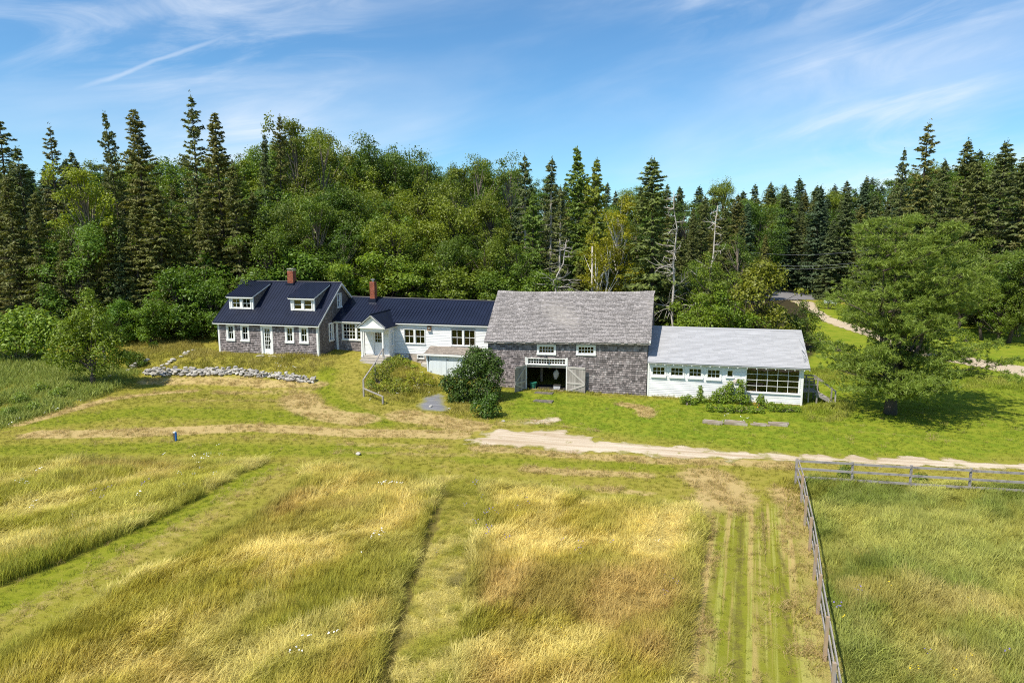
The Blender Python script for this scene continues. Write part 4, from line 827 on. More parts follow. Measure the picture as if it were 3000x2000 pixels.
NAMES = {'oak': ('broadleaf_tree','tree'), 'tallbroad': ('broadleaf_tree','tree'), 'maple': ('maple_tree','tree'), 'birch': ('birch_tree','tree'), 'edge': ('edge_shrub','shrub'),
         'spruce': ('spruce_tree','tree'), 'bluespruce': ('spruce_tree','tree'), 'tallspruce': ('spruce_tree','tree'), 'thinspruce': ('spruce_tree','tree'), 'hemlock': ('hemlock_tree','tree')}
def tree(kind, loc, H, label, group=None, wide=1., tint=None, k=None, name=None, cat=None):
    var = PROTO[kind]; tm, cm, PH = var[tr_rng.randrange(len(var)) if k is None else k]
    nm, ct = NAMES.get(kind, (kind, 'tree')); o = link(bpy.data.objects.new(name or nm, None)); o.location = [float(v) for v in loc]; s = H/PH; wide = wide*(min(1., (11.5/max(H, 1))**.55) if kind in ('oak', 'tallbroad') else tr_rng.uniform(.82, 1.2)); o.scale = (s*wide, s*wide, s); o.rotation_euler = (tr_rng.uniform(-.04,.04), tr_rng.uniform(-.04,.04), tr_rng.uniform(0, 6.28)); o.empty_display_size = .5
    tag(o, label, cat or ct, group)
    c = tint or tr_rng.choice(COLS.get('oak' if kind in ('tallbroad', 'edge') else kind, ((.9,.95,1.),(1.,1.,.9),(1.2,1.05,.85),(.85,.95,1.05))))
    v = tr_rng.uniform(.85, 1.15)
    for me, n_ in ((tm, 'trunk'), (cm, 'crown')):
        p = link(bpy.data.objects.new(n_, me)); p.parent = o; p.color = (c[0]*v, c[1]*v, c[2]*v, 1)
    return o
HFW = np.array([-math.sin(YAW), math.cos(YAW), 0])
def spot(px, ytop, d):
    r = ray(px, ytop); P = CAM+r*(d/(r@HFW)); g = tz(P[0], P[1]); return (P[0], P[1], g-.05), P[2]-g
placed = []
def T(kind, px, ytop, d, label, group=None, **kw):
    l, H = spot(px, ytop, d); placed.append((l[0], l[1])); return tree(kind, l, max(H, 1.2), label, group, **kw)
# --- trees one can name
LEFTG = 'tall spruces rising above the woods behind the house'
for px, yt, d, lab, kw in ((-15,345,70,'tall spruce at the far end of woods beyond the sumac bush',{}),(134,368,76,'spruce with open wispy top showing sky between its branches',{'k':1,'wide':.8}),(62,428,70,'small pointed dark spruce beside the open wispy spruce',{}),
    (190,440,80,'short flat-topped spruce peeping over the woods by wispy spruce',{}),(335,328,70,'narrow tall spruce with bare upper trunk, twin of a denser spruce',{'wide':.72,'k':2}),(407,310,69,'dense tall spruce standing against its narrower twin',{'k':0,'wide':.95}),
    (557,282,70,'tallest spruce of the woods with tiered top above the shingled house',{'k':1,'wide':.85}),(637,322,69,'broad dark spruce next to the tallest tiered spruce',{'k':0,'wide':1.15}),(755,384,78,'tiny thin spruce tip beside the broadleaf crest',{'wide':.5}),(801,337,80,'slim spruce poking out of the broadleaf crest behind the chimney',{'wide':.7})):
    T('tallspruce', px, yt, d, lab, **kw)
for px, yt, d, w_ in ((20,520,66,1.1),(95,560,65,1.1),(455,545,65.5,1.15),(530,620,66,1.2),(690,480,67,1.1),(610,560,66,1.1),(300,640,65,1.2),(380,590,65.5,1.2),(180,700,64.5,1.1),(735,560,68,1.1),(445,700,65,1.2)):
    T('spruce', px, yt, d, 'olive green spruce with drooping tiered boughs behind the house', 'olive spruces behind the house', wide=w_, tint=(1.15,1.08,.85))
T('tallbroad', 245, 492, 67, 'bright yellow-green tree among the dark spruces behind the apple tree', wide=1.0, tint=(1.6,1.5,.8)); T('oak', 215, 640, 64.5, 'glossy green broadleaf tree under the bright yellow-green tree', tint=(.9,1.2,1.2))
T('maple', 1130, 722, 67.5, 'bright green maple right behind the white ell and its chimney', k=0, wide=1.35); T('maple', 985, 770, 66, 'low green maple between house gable and the bright maple', k=1, tint=(.7,.75,.8))
T('birch', 1822, 572, 68, 'yellow-green birch with white stem rising behind the barn ridge', k=0, wide=1.05); T('birch', 1765, 690, 66, 'smaller yellow-green birch leaning beside the white-stemmed birch behind barn', k=1)
T('spruce', 1925, 462, 66, 'big full dark spruce behind the junction of barn and annex', k=0, wide=1.35, tint=(.95,1.05,.9)); T('thinspruce', 1640, 545, 67, 'half-dead thin spruce with pale bare trunk behind the barn ridge', k=0, wide=1.0)
for px, yt, d, lab in ((1540,452,74,'grey-green ragged spruce tip left of the small cloud over the woods'),(1616,462,74,'dark twiggy spruce tip behind the barn ridge'),(1742,462,72,'shorter hemlock beside the tall hemlock behind the barn')):
    T('thinspruce' if px < 1700 else 'hemlock', px, yt, d, lab)
T('hemlock', 1708, 422, 73, 'tall feathery hemlock topping the trees behind the barn', wide=.95); T('hemlock', 1565, 560, 70, 'full green hemlock behind the barn roof corner by the ell')
T('oak', 2085, 742, 63, 'small bright green tree behind the annex roof', tint=(1.2,1.3,.9), wide=.8); T('edge', 2235, 772, 64, 'olive willow-like bush tree behind the annex ridge', tint=(1.35,1.15,1.), wide=.85, name='willow_tree', cat='tree'); T('edge', 2335, 880, 66, 'dark round bush at end of the annex beside the drive', tint=(.7,.85,.8)); T('edge', 2150, 850, 60.5, 'leafy shrub pressed against the rear of annex', tint=(1.,1.2,.8))
T('edge', 2020, 860, 60, 'sunlit shrub behind the barn end of annex', tint=(1.2,1.35,.8))
for px, yt, d, w_ in ((2720,355,92,.9),(2655,430,96,.7),(2835,410,88,1.),(2765,470,90,1.),(2945,412,84,1.15),(2995,430,80,1.1),(2880,480,84,1.1),(2690,520,92,1.1),(3040,470,78,1.1)):
    T('tallspruce' if px in (2720,2655) else 'spruce', px, yt, d, 'tall dark spruce of the wood beyond the drive behind the big pine' if px != 2720 else 'tallest pointed spruce beyond the drive behind the big pine', 'spruces beyond the drive' if px != 2720 else None, wide=w_)
for px, yt, d in ((2400,545,112),(2330,560,118),(2480,560,108),(2560,570,104),(2300,620,116),(2440,640,106)):
    T('bluespruce', px, yt, d, 'blue-green spruce at the road beyond the annex bushes', 'blue-green spruces at the road', wide=1.15)
for px, yt, d, tn in ((2830,700,76,(1.,1.1,.9)),(2900,760,72,(.8,1.,.9)),(2985,720,70,(.8,1.,.95)),(2760,740,82,(1.2,1.2,.8)),(3060,700,68,(.9,1.,.9)),(2940,820,70,(1.,1.1,.9))):
    T('oak', px, yt, d, 'small broadleaf tree at the wood edge behind the big pine', 'broadleaf trees behind the big pine', tint=tn)
for px, yt, d, tn, w_ in ((345,880,63,(.8,1.2,.9),1.),(520,790,63.5,(.85,1.15,.9),1.),(575,740,65,(.8,1.1,.9),1.1),(430,850,62.5,(1.,1.3,.9),.9),(620,830,63.5,(.85,1.15,.9),.9)):
    T('edge', px, yt, d, 'green broadleaf shrub at the wood edge beside the shingled house', 'wood edge shrubs beside the house', tint=tn, wide=w_)
for px, yt, d, tn, k_ in ((870,352,86,(1.1,1.05,.8),'tallbroad'),(950,372,88,(1.1,1.,.8),'tallbroad'),(1095,408,92,(.75,.95,.9),'oak'),(1165,425,92,(.75,.95,.9),'oak'),(1240,450,92,(.8,.95,.9),'oak'),(1408,446,84,(1.05,1.1,.8),'tallbroad'),(1490,446,84,(.95,1.1,.8),'tallbroad'),(1340,485,84,(1.,1.,.8),'tallbroad'),
    (1010,540,74,(.9,1.05,.85),'oak'),(1130,560,76,(1.1,1.05,.8),'tallbroad'),(1230,540,78,(1.1,1.05,.8),'oak'),(1330,580,74,(1.2,1.15,.75),'oak'),(1440,580,73,(1.15,1.1,.75),'tallbroad'),(920,560,74,(.95,1.,.85),'oak'),(1290,690,68,(.8,.95,.85),'oak'),(1420,690,68,(1.05,1.1,.8),'oak'),(1520,720,67,(.85,1.05,.9),'oak'),(1580,800,65,(.9,1.1,.9),'edge'),(1350,790,65,(1.1,1.15,.8),'edge'),(1460,800,65,(.85,1.05,.85),'edge'),(840,600,70,(.85,.95,.85),'oak'),(870,740,66,(.8,1.05,.9),'edge'),(790,660,66,(.9,1.05,.85),'oak')):
    T(k_, px, yt, d, 'green broadleaf tree in the woods behind the white ell', 'broadleaf trees behind the ell', tint=tn)
# --- the rest of the woods
SKY = ([-300,0,60,120,200,300,400,500,600,700,760,830,870,960,1000,1090,1160,1240,1330,1400,1500,1560,1640,1720,1800,1900,2000,2100,2250,2350,2450,2600,2650,2700,2800,2900,3000,3300],
       [470,480,470,480,470,485,455,470,460,460,450,400,375,400,445,430,435,475,495,475,475,525,535,510,535,530,540,535,528,525,512,512,490,478,455,445,452,450])
DF = ([-300,0,300,650,800,1000,1600,1900,2050,2230,2290,2420,2560,2700,2800,3000,3300], [64,65,66,67,69,70,69,69,66,80,124,126,122,112,96,86,80])
cnt = 0
for row in range(7):
    px = -260+row*17
    while px < 3280:
        d0 = np.interp(px, *DF); d = d0+row*5.2*(1+(d0 > 100)*.25)+tr_rng.uniform(-2, 2)
        ys = np.interp(px, *SKY); f = row/6.; yt = ys+(1-f)**1.3*230*tr_rng.uniform(.5, 1.2)*(70/d0)+tr_rng.uniform(0, 55)
        l, H = spot(px, yt, d); H = min(max(H, 4), 25)
        con = np.interp(px, [0,300,700,850,1000,1450,1560,1750,2300,3300], [.85,.85,.8,.3,.15,.25,.65,.75,.8,.7])
        if all((l[0]-a)**2+(l[1]-b_)**2 > 4.5 for a, b_ in placed[-60:]) and not (2250 < px < 2420 and d < 118):
            placed.append((l[0], l[1])); cnt += 1
            side_ = 'behind the house' if px < 850 else 'behind the ell' if px < 1450 else 'behind barn and annex' if px < 2250 else 'beyond the road and drive'
            if tr_rng.random() < con: kd = tr_rng.choice(('spruce','spruce','bluespruce','thinspruce' if tr_rng.random() < .5 else 'spruce','tallspruce')); tree(kd, l, H, 'dark conifer deep in the woods '+side_, 'conifers in the woods '+side_)
            else: tree(tr_rng.choice(('oak','tallbroad')), l, H, 'leafy tree deep in the woods '+side_, 'leafy trees in the woods '+side_)
        px += tr_rng.uniform(58, 98)*70/d*(1.0+.1*row)
for lo_, hi_, y0_, y1_, stp in ((22, 34, 10, 80, 62), (40, 54, -10, 34, 44)):
    px = -280
    while px < 3290:
        d0 = np.interp(px, *DF); d = d0+tr_rng.uniform(lo_, hi_)*(1+(d0 < 85)*.15); l, H = spot(px, np.interp(px, *SKY)+tr_rng.uniform(y0_, y1_), d); H = min(max(H, 5), 26)
        side_ = 'behind the house' if px < 850 else 'behind the ell' if px < 1450 else 'behind barn and annex' if px < 2250 else 'beyond the road and drive'
        con = np.interp(px, [0,300,700,850,1450,1560,1750,2300,3300], [.6,.6,.5,.08,.1,.4,.5,.5,.5]); cnt += 1
        if tr_rng.random() < con: tree(tr_rng.choice(('spruce','bluespruce')), l, H, 'dark conifer deep in the woods '+side_, 'conifers in the woods '+side_, wide=1.25)
        else: tree(tr_rng.choice(('oak','tallbroad')), l, H, 'leafy tree deep in the woods '+side_, 'leafy trees in the woods '+side_, wide=1.25)
        px += stp*tr_rng.uniform(.75, 1.25)
print('forest fill', cnt)

# ------------------------------------------------------------------ the big pine
def plant(name, loc, label, cat, parts, group=None, color=(1,1,1,1)):
    o = thing(name, loc, label, cat, group)
    for n_, me in parts:
        c = link(bpy.data.objects.new(n_, me)); c.parent = o; c.color = color
    return o
def make_pine(seed, H):
    rng = np.random.default_rng(seed); tb = MB(); Q = []
    tops = [(-.4,.2,H*.96),(.9,.3,H*.90),(-1.3,-.4,H*.78),(1.9,-.3,H*.74),(.2,1.2,H*.82),(-.9,1.5,H*.66)]
    stems = []
    for i, t_ in enumerate(tops):
        pts = [np.array([0., 0, -.3]), np.array([0, 0, .9])]; t_ = np.array(t_)
        for f in (.25, .45, .7, 1.): pts.append(np.array([t_[0]*f**.6+rng.normal()*.08, t_[1]*f**.6+rng.normal()*.08, .9+(t_[2]-.9)*f]))
        tb.tube(pts, [.36,.30,.15,.11,.08,.02] if i else [.44,.34,.22,.16,.10,.02], 8); stems.append(np.array(pts))
    env = lambda h: np.interp(h, [.05,.12,.2,.28,.36,.42,.5,.6,.72,.82,.9,.96,1.], [3.0,4.3,4.9,5.0,4.7,4.1,4.6,4.6,4.2,3.5,2.6,1.5,.4])
    NL = 104
    for i in range(NL):
        h = .115+.86*(i+rng.random())/NL; a = i*2.39996+rng.normal()*.35
        if .37 < h < .44 and rng.random() < .8: continue
        L = .80*env(h)*rng.choice([.5, .75, 1., 1.15, 1.3])*rng.uniform(.9, 1.05)*(1+.24*math.cos(a-YAW)); st = stems[i % len(stems)]
        zb_ = max(1.0, H*h-(.22 if h < .35 else .42)*L); b0 = np.array([np.interp(zb_, st[1:, 2], st[1:, 0]), np.interp(zb_, st[1:, 2], st[1:, 1]), zb_])
        out = np.array([math.cos(a), math.sin(a), 0]); sd = np.array([-out[1], out[0], 0]); L = max(L-.25*np.linalg.norm(b0[:2]), .5)
        crv = lambda t_: b0+out*L*t_+np.array([0, 0, 1])*((H*h-zb_)*t_**1.2)+sd*(.25*L*math.sin(t_*2.2+i)*.35)
        tb.tube([crv(0.), crv(.35), crv(.7), crv(1.)], [.03+.012*L, .022+.008*L, .03, .012], 5, False)
        npd = int(3+L*2.0)
        for k in range(npd):
            t_ = .26+.78*(k+rng.random())/npd; w_ = .30+.26*L*(1-abs(t_-.6)); c = crv(min(t_, 1.05))+sd*rng.normal()*w_*.75+np.array([0, 0, rng.normal()*.10+.10])
            tb.tube([crv(max(t_-.2, .1)), c], [.018, .008], 3, False)
            for q in range(13):
                p0 = c+out*rng.normal()*.42+sd*rng.normal()*.30+np.array([0, 0, rng.normal()*.075]); n = 10
                T_ = nrm(rng.normal(size=(n, 3))*.5+out*.7+np.array([0, 0, .42])); Q.append(diamonds(p0+T_*.13, rng.normal(size=(n, 3)), rng.uniform(.26, .42, n), .04, rng, T_))
    return mesh_of(tb, 'trunk', 'bark'), leafmesh('crown', Q, 'pine', rng)
pl0 = G(2608, 1212); _, HP = (lambda l, h: (l, h))(*[0, 0]); r = ray(2655, 622); ptop = CAM+r*((pl0@HFW)/(r@HFW)); HP = ptop[2]-pl0[2]
tm, cm = make_pine(3, HP); plant('white_pine', pl0, 'large spreading white pine with several stems on the lawn beside the annex steps', 'tree', (('trunk', tm), ('crown', cm)))
for px, py, yt, lab in ((2735,985,790,'young pine standing behind the large spreading pine'),):
    l, H = spot(px+40, yt, 62); tree('hemlock', l, H, lab, tint=(1.15,1.1,.9), name='young_pine', wide=1.3)

# ------------------------------------------------------------------ apple tree, sumac, lilacs, shrubs, vines
def blob_bush(seed, lobes, m, leaf=.14, per=420, bark='twig', stemr=.03):
    """lobes: (x,y,z,r) in metres from the base"""
    rng = np.random.default_rng(seed); tb = MB(); Q = []
    for (x_, y_, z_, r_) in lobes:
        n = int(per*r_*r_*4); d = nrm(rng.normal(size=(n, 3))+np.array([0, 0, .3])); k = 1+.22*np.sin(d[:, 0]*7+seed)*np.sin(d[:, 2]*6+1)
        P = np.array([x_, y_, z_])+d*(r_*k*rng.uniform(.62, 1.1, n))[:, None]; P[:, 2] = np.maximum(P[:, 2], .03)
        Q.append(diamonds(P, d*.8+rng.normal(size=(n, 3))*.5+np.array([0, 0, .4]), leaf*rng.uniform(.6, 1.35, n), leaf*.6*rng.uniform(.6, 1.3, n), rng))
        for q in range(3):
            e = np.array([x_, y_, z_])+rng.normal(size=3)*r_*.45; tb.tube([(rng.normal()*.15, rng.normal()*.15, -.1), (e*.5+np.array([0, 0, .12])), e], [stemr, stemr*.7, .008], 5, False)
    return mesh_of(tb, 'stem', bark), leafmesh('foliage', Q, m, rng)
def lobes_px(base, L):
    out = []
    for px, py, r_, dd in L:
        rr = ray(px, py); P = CAM+rr*((base@HFW+dd)/(rr@HFW)); out.append((*(P-base), r_))
    return out
def bush(name, bpx, L, m, label, cat='shrub', leaf=.14, per=420, group=None, color=(1,1,1,1), bark='twig', seed=1, stemr=.03):
    b0 = G(*bpx); s, f = blob_bush(seed, lobes_px(b0, L), m, leaf, per, bark, stemr); return plant(name, b0, label, cat, (('stem', s), ('foliage', f)), group, color)
bush('lilac_bush', (1385,1175), [(1345,1110,.85,0),(1395,1070,.95,.3),(1425,1050,.75,.6),(1440,1100,.85,.2),(1360,1150,.75,-.2),(1410,1145,.9,-.3),(1325,1135,.6,0),(1445,1145,.65,0),(1390,1040,.65,.8),(1452,1070,.65,.4),(1375,1085,.9,.8),(1310,1120,.55,0),(1335,1165,.6,-.2),(1400,1175,.7,-.3),(1440,1170,.6,-.1)], 'leaf_dark', 'large dark green lilac bush hiding the corner of ell and barn', leaf=.15, per=520, seed=4, stemr=.045)
bush('lilac_bush', (1420,1222), [(1400,1195,.5,0),(1430,1185,.55,.1),(1452,1200,.45,0),(1425,1207,.5,-.2),(1440,1170,.45,.2)], 'leaf_dark', 'small dark green bush at the foot of the large lilac', leaf=.13, per=560, seed=5, color=(1.15,1.25,1,1))
a0 = G(272, 1130); ar = np.random.default_rng(9); AL = lobes_px(a0, [(265,900,.9,0),(235,940,1.1,.2),(290,930,.9,-.2),(200,975,1.1,0),(250,980,1.2,.5),(300,975,1.0,0),(335,1000,.85,0),(215,1020,1.1,-.3),(265,1030,1.2,.6),(310,1035,1.1,-.3),(345,1050,.85,.2),(375,1045,.6,.3),(170,1010,.9,.2),(185,1055,.85,0),(230,1070,.8,.4),(290,1080,.75,.3),(150,1050,.7,.3),(260,860,.55,.2),(240,1000,1.,1.2),(300,1000,1.,1.2)])
ts, fs = blob_bush(9, [(a, b, c, r*.85) for a, b, c, r in AL], 'leaf', .17, 250, 'bark', .05); tb = MB(); tb.tube([(0,0,-.3),(.05,0,.6),(.12,.1,1.3),(-.1,.1,2.2)], [.22,.18,.15,.08], 8)
for l in AL[:14]: tb.tube([(.08,.05,1.0+ar.random()*.6), (l[0]*.5, l[1]*.5, 1.1+l[2]*.4), l[:3]], [.07,.05,.015], 5, False)
plant('apple_tree', a0, 'leafy green apple tree with crooked dark trunk in the weeds by the stone wall', 'tree', (('trunk', mesh_of(tb, 'trunk', 'bark')), ('crown', fs)), color=(1.25,1.35,.8,1))
bush('sumac_bush', (60,1060), [(20,960,1.3,0),(70,940,1.3,.5),(120,950,1.2,0),(155,965,1.0,-.3),(50,1000,1.2,-.4),(110,1000,1.1,-.5),(0,1000,1.2,0),(-50,970,1.3,0),(140,1010,.8,0)], 'leaf_bright', 'pale green large-leaved sumac clump beside the apple tree', leaf=.30, per=110, seed=6, color=(.95,1.05,1.3,1))
bush('small_bush', (400,1075), [(385,1045,.45,0),(405,1050,.5,.2),(415,1062,.35,0),(380,1065,.4,0)], 'leaf', 'small dark shrub beside the stone wall end under the apple tree', seed=7, per=500, color=(.8,1.,.8,1))
for i, (bp, L, lab, cc) in enumerate((((1115,1120), [(1110,1085,.55,0),(1140,1070,.6,.3),(1165,1060,.55,.5),(1130,1105,.5,0),(1090,1105,.45,0)], 'tall rose bush on the bank beneath the porch handrail', (1.,1.,.9,1)),
        ((1150,1150), [(1130,1130,.45,0),(1165,1125,.5,.2),(1190,1140,.45,0),(1150,1145,.45,-.2),(1110,1140,.4,0)], 'low white-flowered bush at foot of the bank by handrail end', (1.15,1.1,1.,1)),
        ((1225,1130), [(1205,1100,.4,0),(1235,1105,.45,.2),(1255,1120,.45,0),(1225,1125,.45,-.2),(1200,1120,.4,0),(1265,1135,.35,0)], 'yellowish leafy weeds before the cellar bulkhead', (1.35,1.2,.8,1)),
        ((1090,1140), [(1085,1125,.4,0),(1100,1140,.4,0),(1120,1150,.35,0)], 'dark leafy bush behind the handrail post', (.8,.95,.8,1)),
        ((1190,1075), [(1165,1070,.4,.3),(1190,1065,.45,.3),(1210,1080,.4,.3),(1180,1085,.4,.2)], 'fresh green bush below the low cellar windows of ell', (1.25,1.3,.8,1)))):
    bush('bank_bush', bp, L, 'weed', lab, leaf=.12, per=420, seed=20+i, color=cc)
for i, (bp, L, lab) in enumerate((((2052,1180), [(2050,1165,.28,0),(2052,1150,.22,.05),(2052,1137,.16,.08),(2062,1175,.3,-.1),(2040,1178,.25,-.1)], 'slim climbing vine on annex wall, farthest from the picture window'),
        ((2100,1180), [(2098,1160,.3,0),(2110,1150,.28,.05),(2090,1172,.32,-.1),(2115,1172,.32,-.1)], 'low twin-topped vine on annex wall'),
        ((2135,1180), [(2130,1165,.36,0),(2138,1145,.32,.05),(2140,1128,.25,.05),(2125,1140,.22,.05),(2145,1172,.32,-.1)], 'vine climbing on annex wall below the narrow window'),
        ((2172,1185), [(2168,1165,.36,0),(2170,1145,.32,.05),(2175,1127,.28,.05),(2165,1118,.16,.05),(2185,1172,.34,-.1)], 'tall vine climbing beside the frame of picture window'),
        ((2228,1195), [(2225,1175,.26,0),(2230,1165,.2,0),(2236,1180,.24,-.1)], 'short vine with orange flowers under the picture window'),
        ((2010,1185), [(2000,1172,.25,0),(2018,1170,.28,0),(2030,1180,.25,-.1)], 'weedy clump at foot of annex wall beneath small windows'), ((2290,1205), [(2260,1192,.3,0),(2285,1196,.3,-.1),(2310,1200,.3,-.1),(2335,1204,.28,-.1)], 'strap-leaved clump at foot of annex corner under picture window'), ((2150,1205), [(2080,1195,.28,-.2),(2110,1198,.3,-.3),(2140,1200,.3,-.3),(2170,1202,.32,-.3),(2200,1203,.3,-.3),(2228,1204,.28,-.3)], 'low leafy growth in front of the climbing vines'))):
    L = [(a_, b_-2, r_*1.05, d_) for a_, b_, r_, d_ in L]
    bush('climbing_vine', bp, L, 'leaf_bright', lab, 'vine', .12, 700, seed=40+i, color=(.85,.95,.9,1))
for i, (bp, L, lab) in enumerate((((2475,1400), [(2472,1385,.3,0),(2480,1378,.3,.1),(2468,1395,.25,0)], 'dark leafy weed bush at the board fence near the drive'), ((2690,1415), [(2690,1405,.3,0),(2700,1400,.28,.1)], 'round weed clump inside the paddock by the back rails'))):
    bush('weed_bush', bp, L, 'weed', lab, leaf=.12, per=500, seed=60+i, color=(.6,.75,.8,1))
for i, (px, py, r_) in enumerate(((60,1180,.5),(120,1150,.5),(30,1220,.45),(170,1165,.45),(100,1205,.4),(-30,1190,.5),(200,1150,.35),(330,1085,.4))):
    bush('weed_bush', (px, py), [(px, py-12, r_, 0), (px+14, py-8, r_*.8, .2), (px-14, py-7, r_*.8, 0)], 'weed', 'bushy green weed in the rough patch below the apple tree', leaf=.13, per=300, seed=70+i, group='weeds below the apple tree', color=(.85,1.0,1.1,1))

for i, (px, py, r_, lab) in enumerate(((2305,985,.6,'scrubby bush on the bank just past the annex roof end'),(2345,1000,.7,'wider scrub bush on the bank between annex and drive'),(2400,1008,.65,'low scrub bush below the near edge of the drive'),(2455,1030,.6,'scrub bush beneath the pine limbs beside the drive'),(2425,905,.8,'leafy bush on the far verge of the drive by the pale board'),(2490,925,.9,'big leafy bush on the far verge of the drive before the pine'),(2550,945,.8,'bush on the drive verge half hidden by the pine'),(2760,985,.9,'bush on the verge behind the pine crown'),(2830,1000,.6,'small bush in the rough grass past the pine'),(2900,975,.8,'bush at the wood edge over the drive'),(2975,985,.8,'rounded bush at the wood edge past the drive'))):
    k = r_/.7; bush('scrub_bush', (px, py), [(px, py-18*k, r_, 0), (px+22*k, py-13*k, r_*.8, .4), (px-22*k, py-12*k, r_*.8, 0), (px+5, py-30*k, r_*.6, .3)], 'weed', lab, leaf=.15, per=230, seed=120+i, color=(.75,.9,.8,1))
# ------------------------------------------------------------------ dead trees
def dead_tree(seed, H, nb, spread, fork=True):
    rng = np.random.default_rng(seed); tb = MB(); pts = [np.array([0., 0, -.3])]; p = np.zeros(3)
    for i in range(9): p = p+np.array([rng.normal()*.22, rng.normal()*.22, H/9]); pts.append(p)
    tb.tube(pts, [.16*(1-.09*i) for i in range(10)], 6); br = MB()
    for k in range(nb):
        f = rng.uniform(.25, .98); j = int(f*9); b0 = pts[j]+(pts[min(j+1, 9)]-pts[j])*(f*9-j); a = rng.random()*6.283; L = spread*(1.15-f)*rng.uniform(.5, 1.2)
        q = [b0]; dz_ = rng.uniform(-.15, .45); dr_ = np.array([math.cos(a), math.sin(a), dz_])
        for s in range(4): dr_ = nrm(dr_+rng.normal(size=3)*.22); q.append(q[-1]+dr_*L/4)
        br.tube(q, [.05,.04,.03,.02,.008], 4, False)
        for s in range(3):
            b1 = q[1+s]; d2 = nrm(dr_+rng.normal(size=3)*.6); br.tube([b1, b1+d2*L*.25, b1+d2*L*.45+np.array([0, 0, .08])], [.022,.015,.005], 3, False)
    return mesh_of(tb, 'trunk', 'barkpale'), mesh_of(br, 'branches', 'barkpale')   # fine twigs, joined
for px, yt, d, H0, nb, lab in ((1985,560,63.5,None,34,'bare white dead tree with forked limbs behind the barn end'),(2060,600,64.5,None,18,'short broken dead trunk with upswept bare limbs next to white dead tree'),(1640,700,64,None,26,'bare pale dead spruce trunk just behind the barn ridge'),(300,890,57,None,14,'bare grey twigs of a dead sapling behind the apple tree')):
    l, H = spot(px, yt, d); t_, b_ = dead_tree(int(px), H, nb, 4.2 if H > 8 else 1.4); dt = plant('dead_tree', l, lab, 'tree', (('trunk', t_), ('branches', b_))); dt.children[1]['kind'] = 'stuff'
for px, yt, d in ((1735,720,65.5),):
    l, H = spot(px, yt, d); tb = MB(); tb.tube([(0,0,-.3),(.05,0,H*.5),(0,.1,H)], [.14,.11,.07], 7); o = link(bpy.data.objects.new('bare_trunk', mesh_of(tb, 'bare_trunk', 'barkpale'))); o.location = l; tag(o, 'straight bare brown trunk between the birch and dead spruce behind barn', 'tree trunk')

# ------------------------------------------------------------------ stones
def stone_mesh(seed, m):
    import bmesh
    bmh = bmesh.new(); bmesh.ops.create_icosphere(bmh, subdivisions=2, radius=.5); rg = np.random.default_rng(seed); A = rg.normal(size=(5, 3)); A = nrm(A); cuts = rg.uniform(.18, .36, 5)
    for v in bmh.verts:
        p = np.array(v.co)
        for a, c in zip(A, cuts):
            k = p@a
            if k > c: p = p-a*(k-c)*.85
        v.co = p*(1+.06*math.sin(p[0]*17+seed)+.05*math.sin(p[1]*15+p[2]*12))
    me = bpy.data.meshes.new('stone'); bmh.to_mesh(me); bmh.free(); me.materials.append(MT[m]); return me
ST = [stone_mesh(s, 'stone' if s % 3 else 'stone_pale') for s in range(9)]; STP = [stone_mesh(s+20, 'stone_pale') for s in range(6)]
sr = random.Random(5)
def stone(parent, x_, y_, z_, s, pool=ST, flat=.6):
    o = link(bpy.data.objects.new('stone', sr.choice(pool))); o.parent = parent; o.location = (x_-OFF[parent][0], y_-OFF[parent][1], z_-OFF[parent][2]); o.scale = (s*sr.uniform(.9,1.5), s*sr.uniform(.8,1.1), s*flat*sr.uniform(.8,1.25)); o.rotation_euler = (sr.uniform(-.25,.25), sr.uniform(-.25,.25), sr.uniform(0,6.28)); return o
def rubble(name, line, label, rows, size, pool, step=.30, spread=.12, dzrow=.19, cat='stone wall', hvar=None):
    P = [G(*p) for p in line]; sw = thing(name, P[0], label, cat); n = 0
    seg = [np.linalg.norm((b_-a)[:2]) for a, b_ in zip(P[:-1], P[1:])]; tot = sum(seg); s = 0.
    while s < tot:
        k = 0; r = s
        while k < len(seg)-1 and r > seg[k]: r -= seg[k]; k += 1
        q = P[k]+(P[k+1]-P[k])*r/seg[k]; rr = rows(s/tot)
        for j in range(rr):
            x_, y_ = q[0]+sr.uniform(-.1,.1), q[1]+.10*j+sr.uniform(-spread,spread); stone(sw, x_, y_, tz(q[0], q[1])+.08+j*dzrow+sr.uniform(-.04,.05), size*sr.uniform(.7,1.3), pool); n += 1
        s += step*sr.uniform(.8, 1.2)
    return sw
rubble('stone_wall', [(425,1098),(480,1100),(560,1098),(640,1098),(700,1095)], 'dry stone retaining wall of piled grey fieldstones below the shingled house', lambda f: 4 if .05 < f < .95 and sr.random() < .7 else 3, .40, ST+STP[:2], .22, .16, .14)
rubble('stone_wall', [(705,1098),(760,1105),(830,1110),(880,1118),(918,1122)], 'paler tumbled end of the fieldstone wall towards the porch path', lambda f: sr.choice((2,3,3)), .36, ST+STP*2, .20, .22, .15)
rubble('stone_row', [(460,1082),(500,1062),(540,1042),(575,1027)], 'line of pale stones half sunk in grass running up to the house corner', lambda f: 1, .42, STP, .42, .15, cat='stones')
rubble('stone_row', [(320,1112),(345,1098),(375,1085),(410,1072),(440,1060)], 'loose scatter of pale stones beneath the apple tree', lambda f: sr.choice((1,2)), .36, STP, .42, .5, cat='stones')
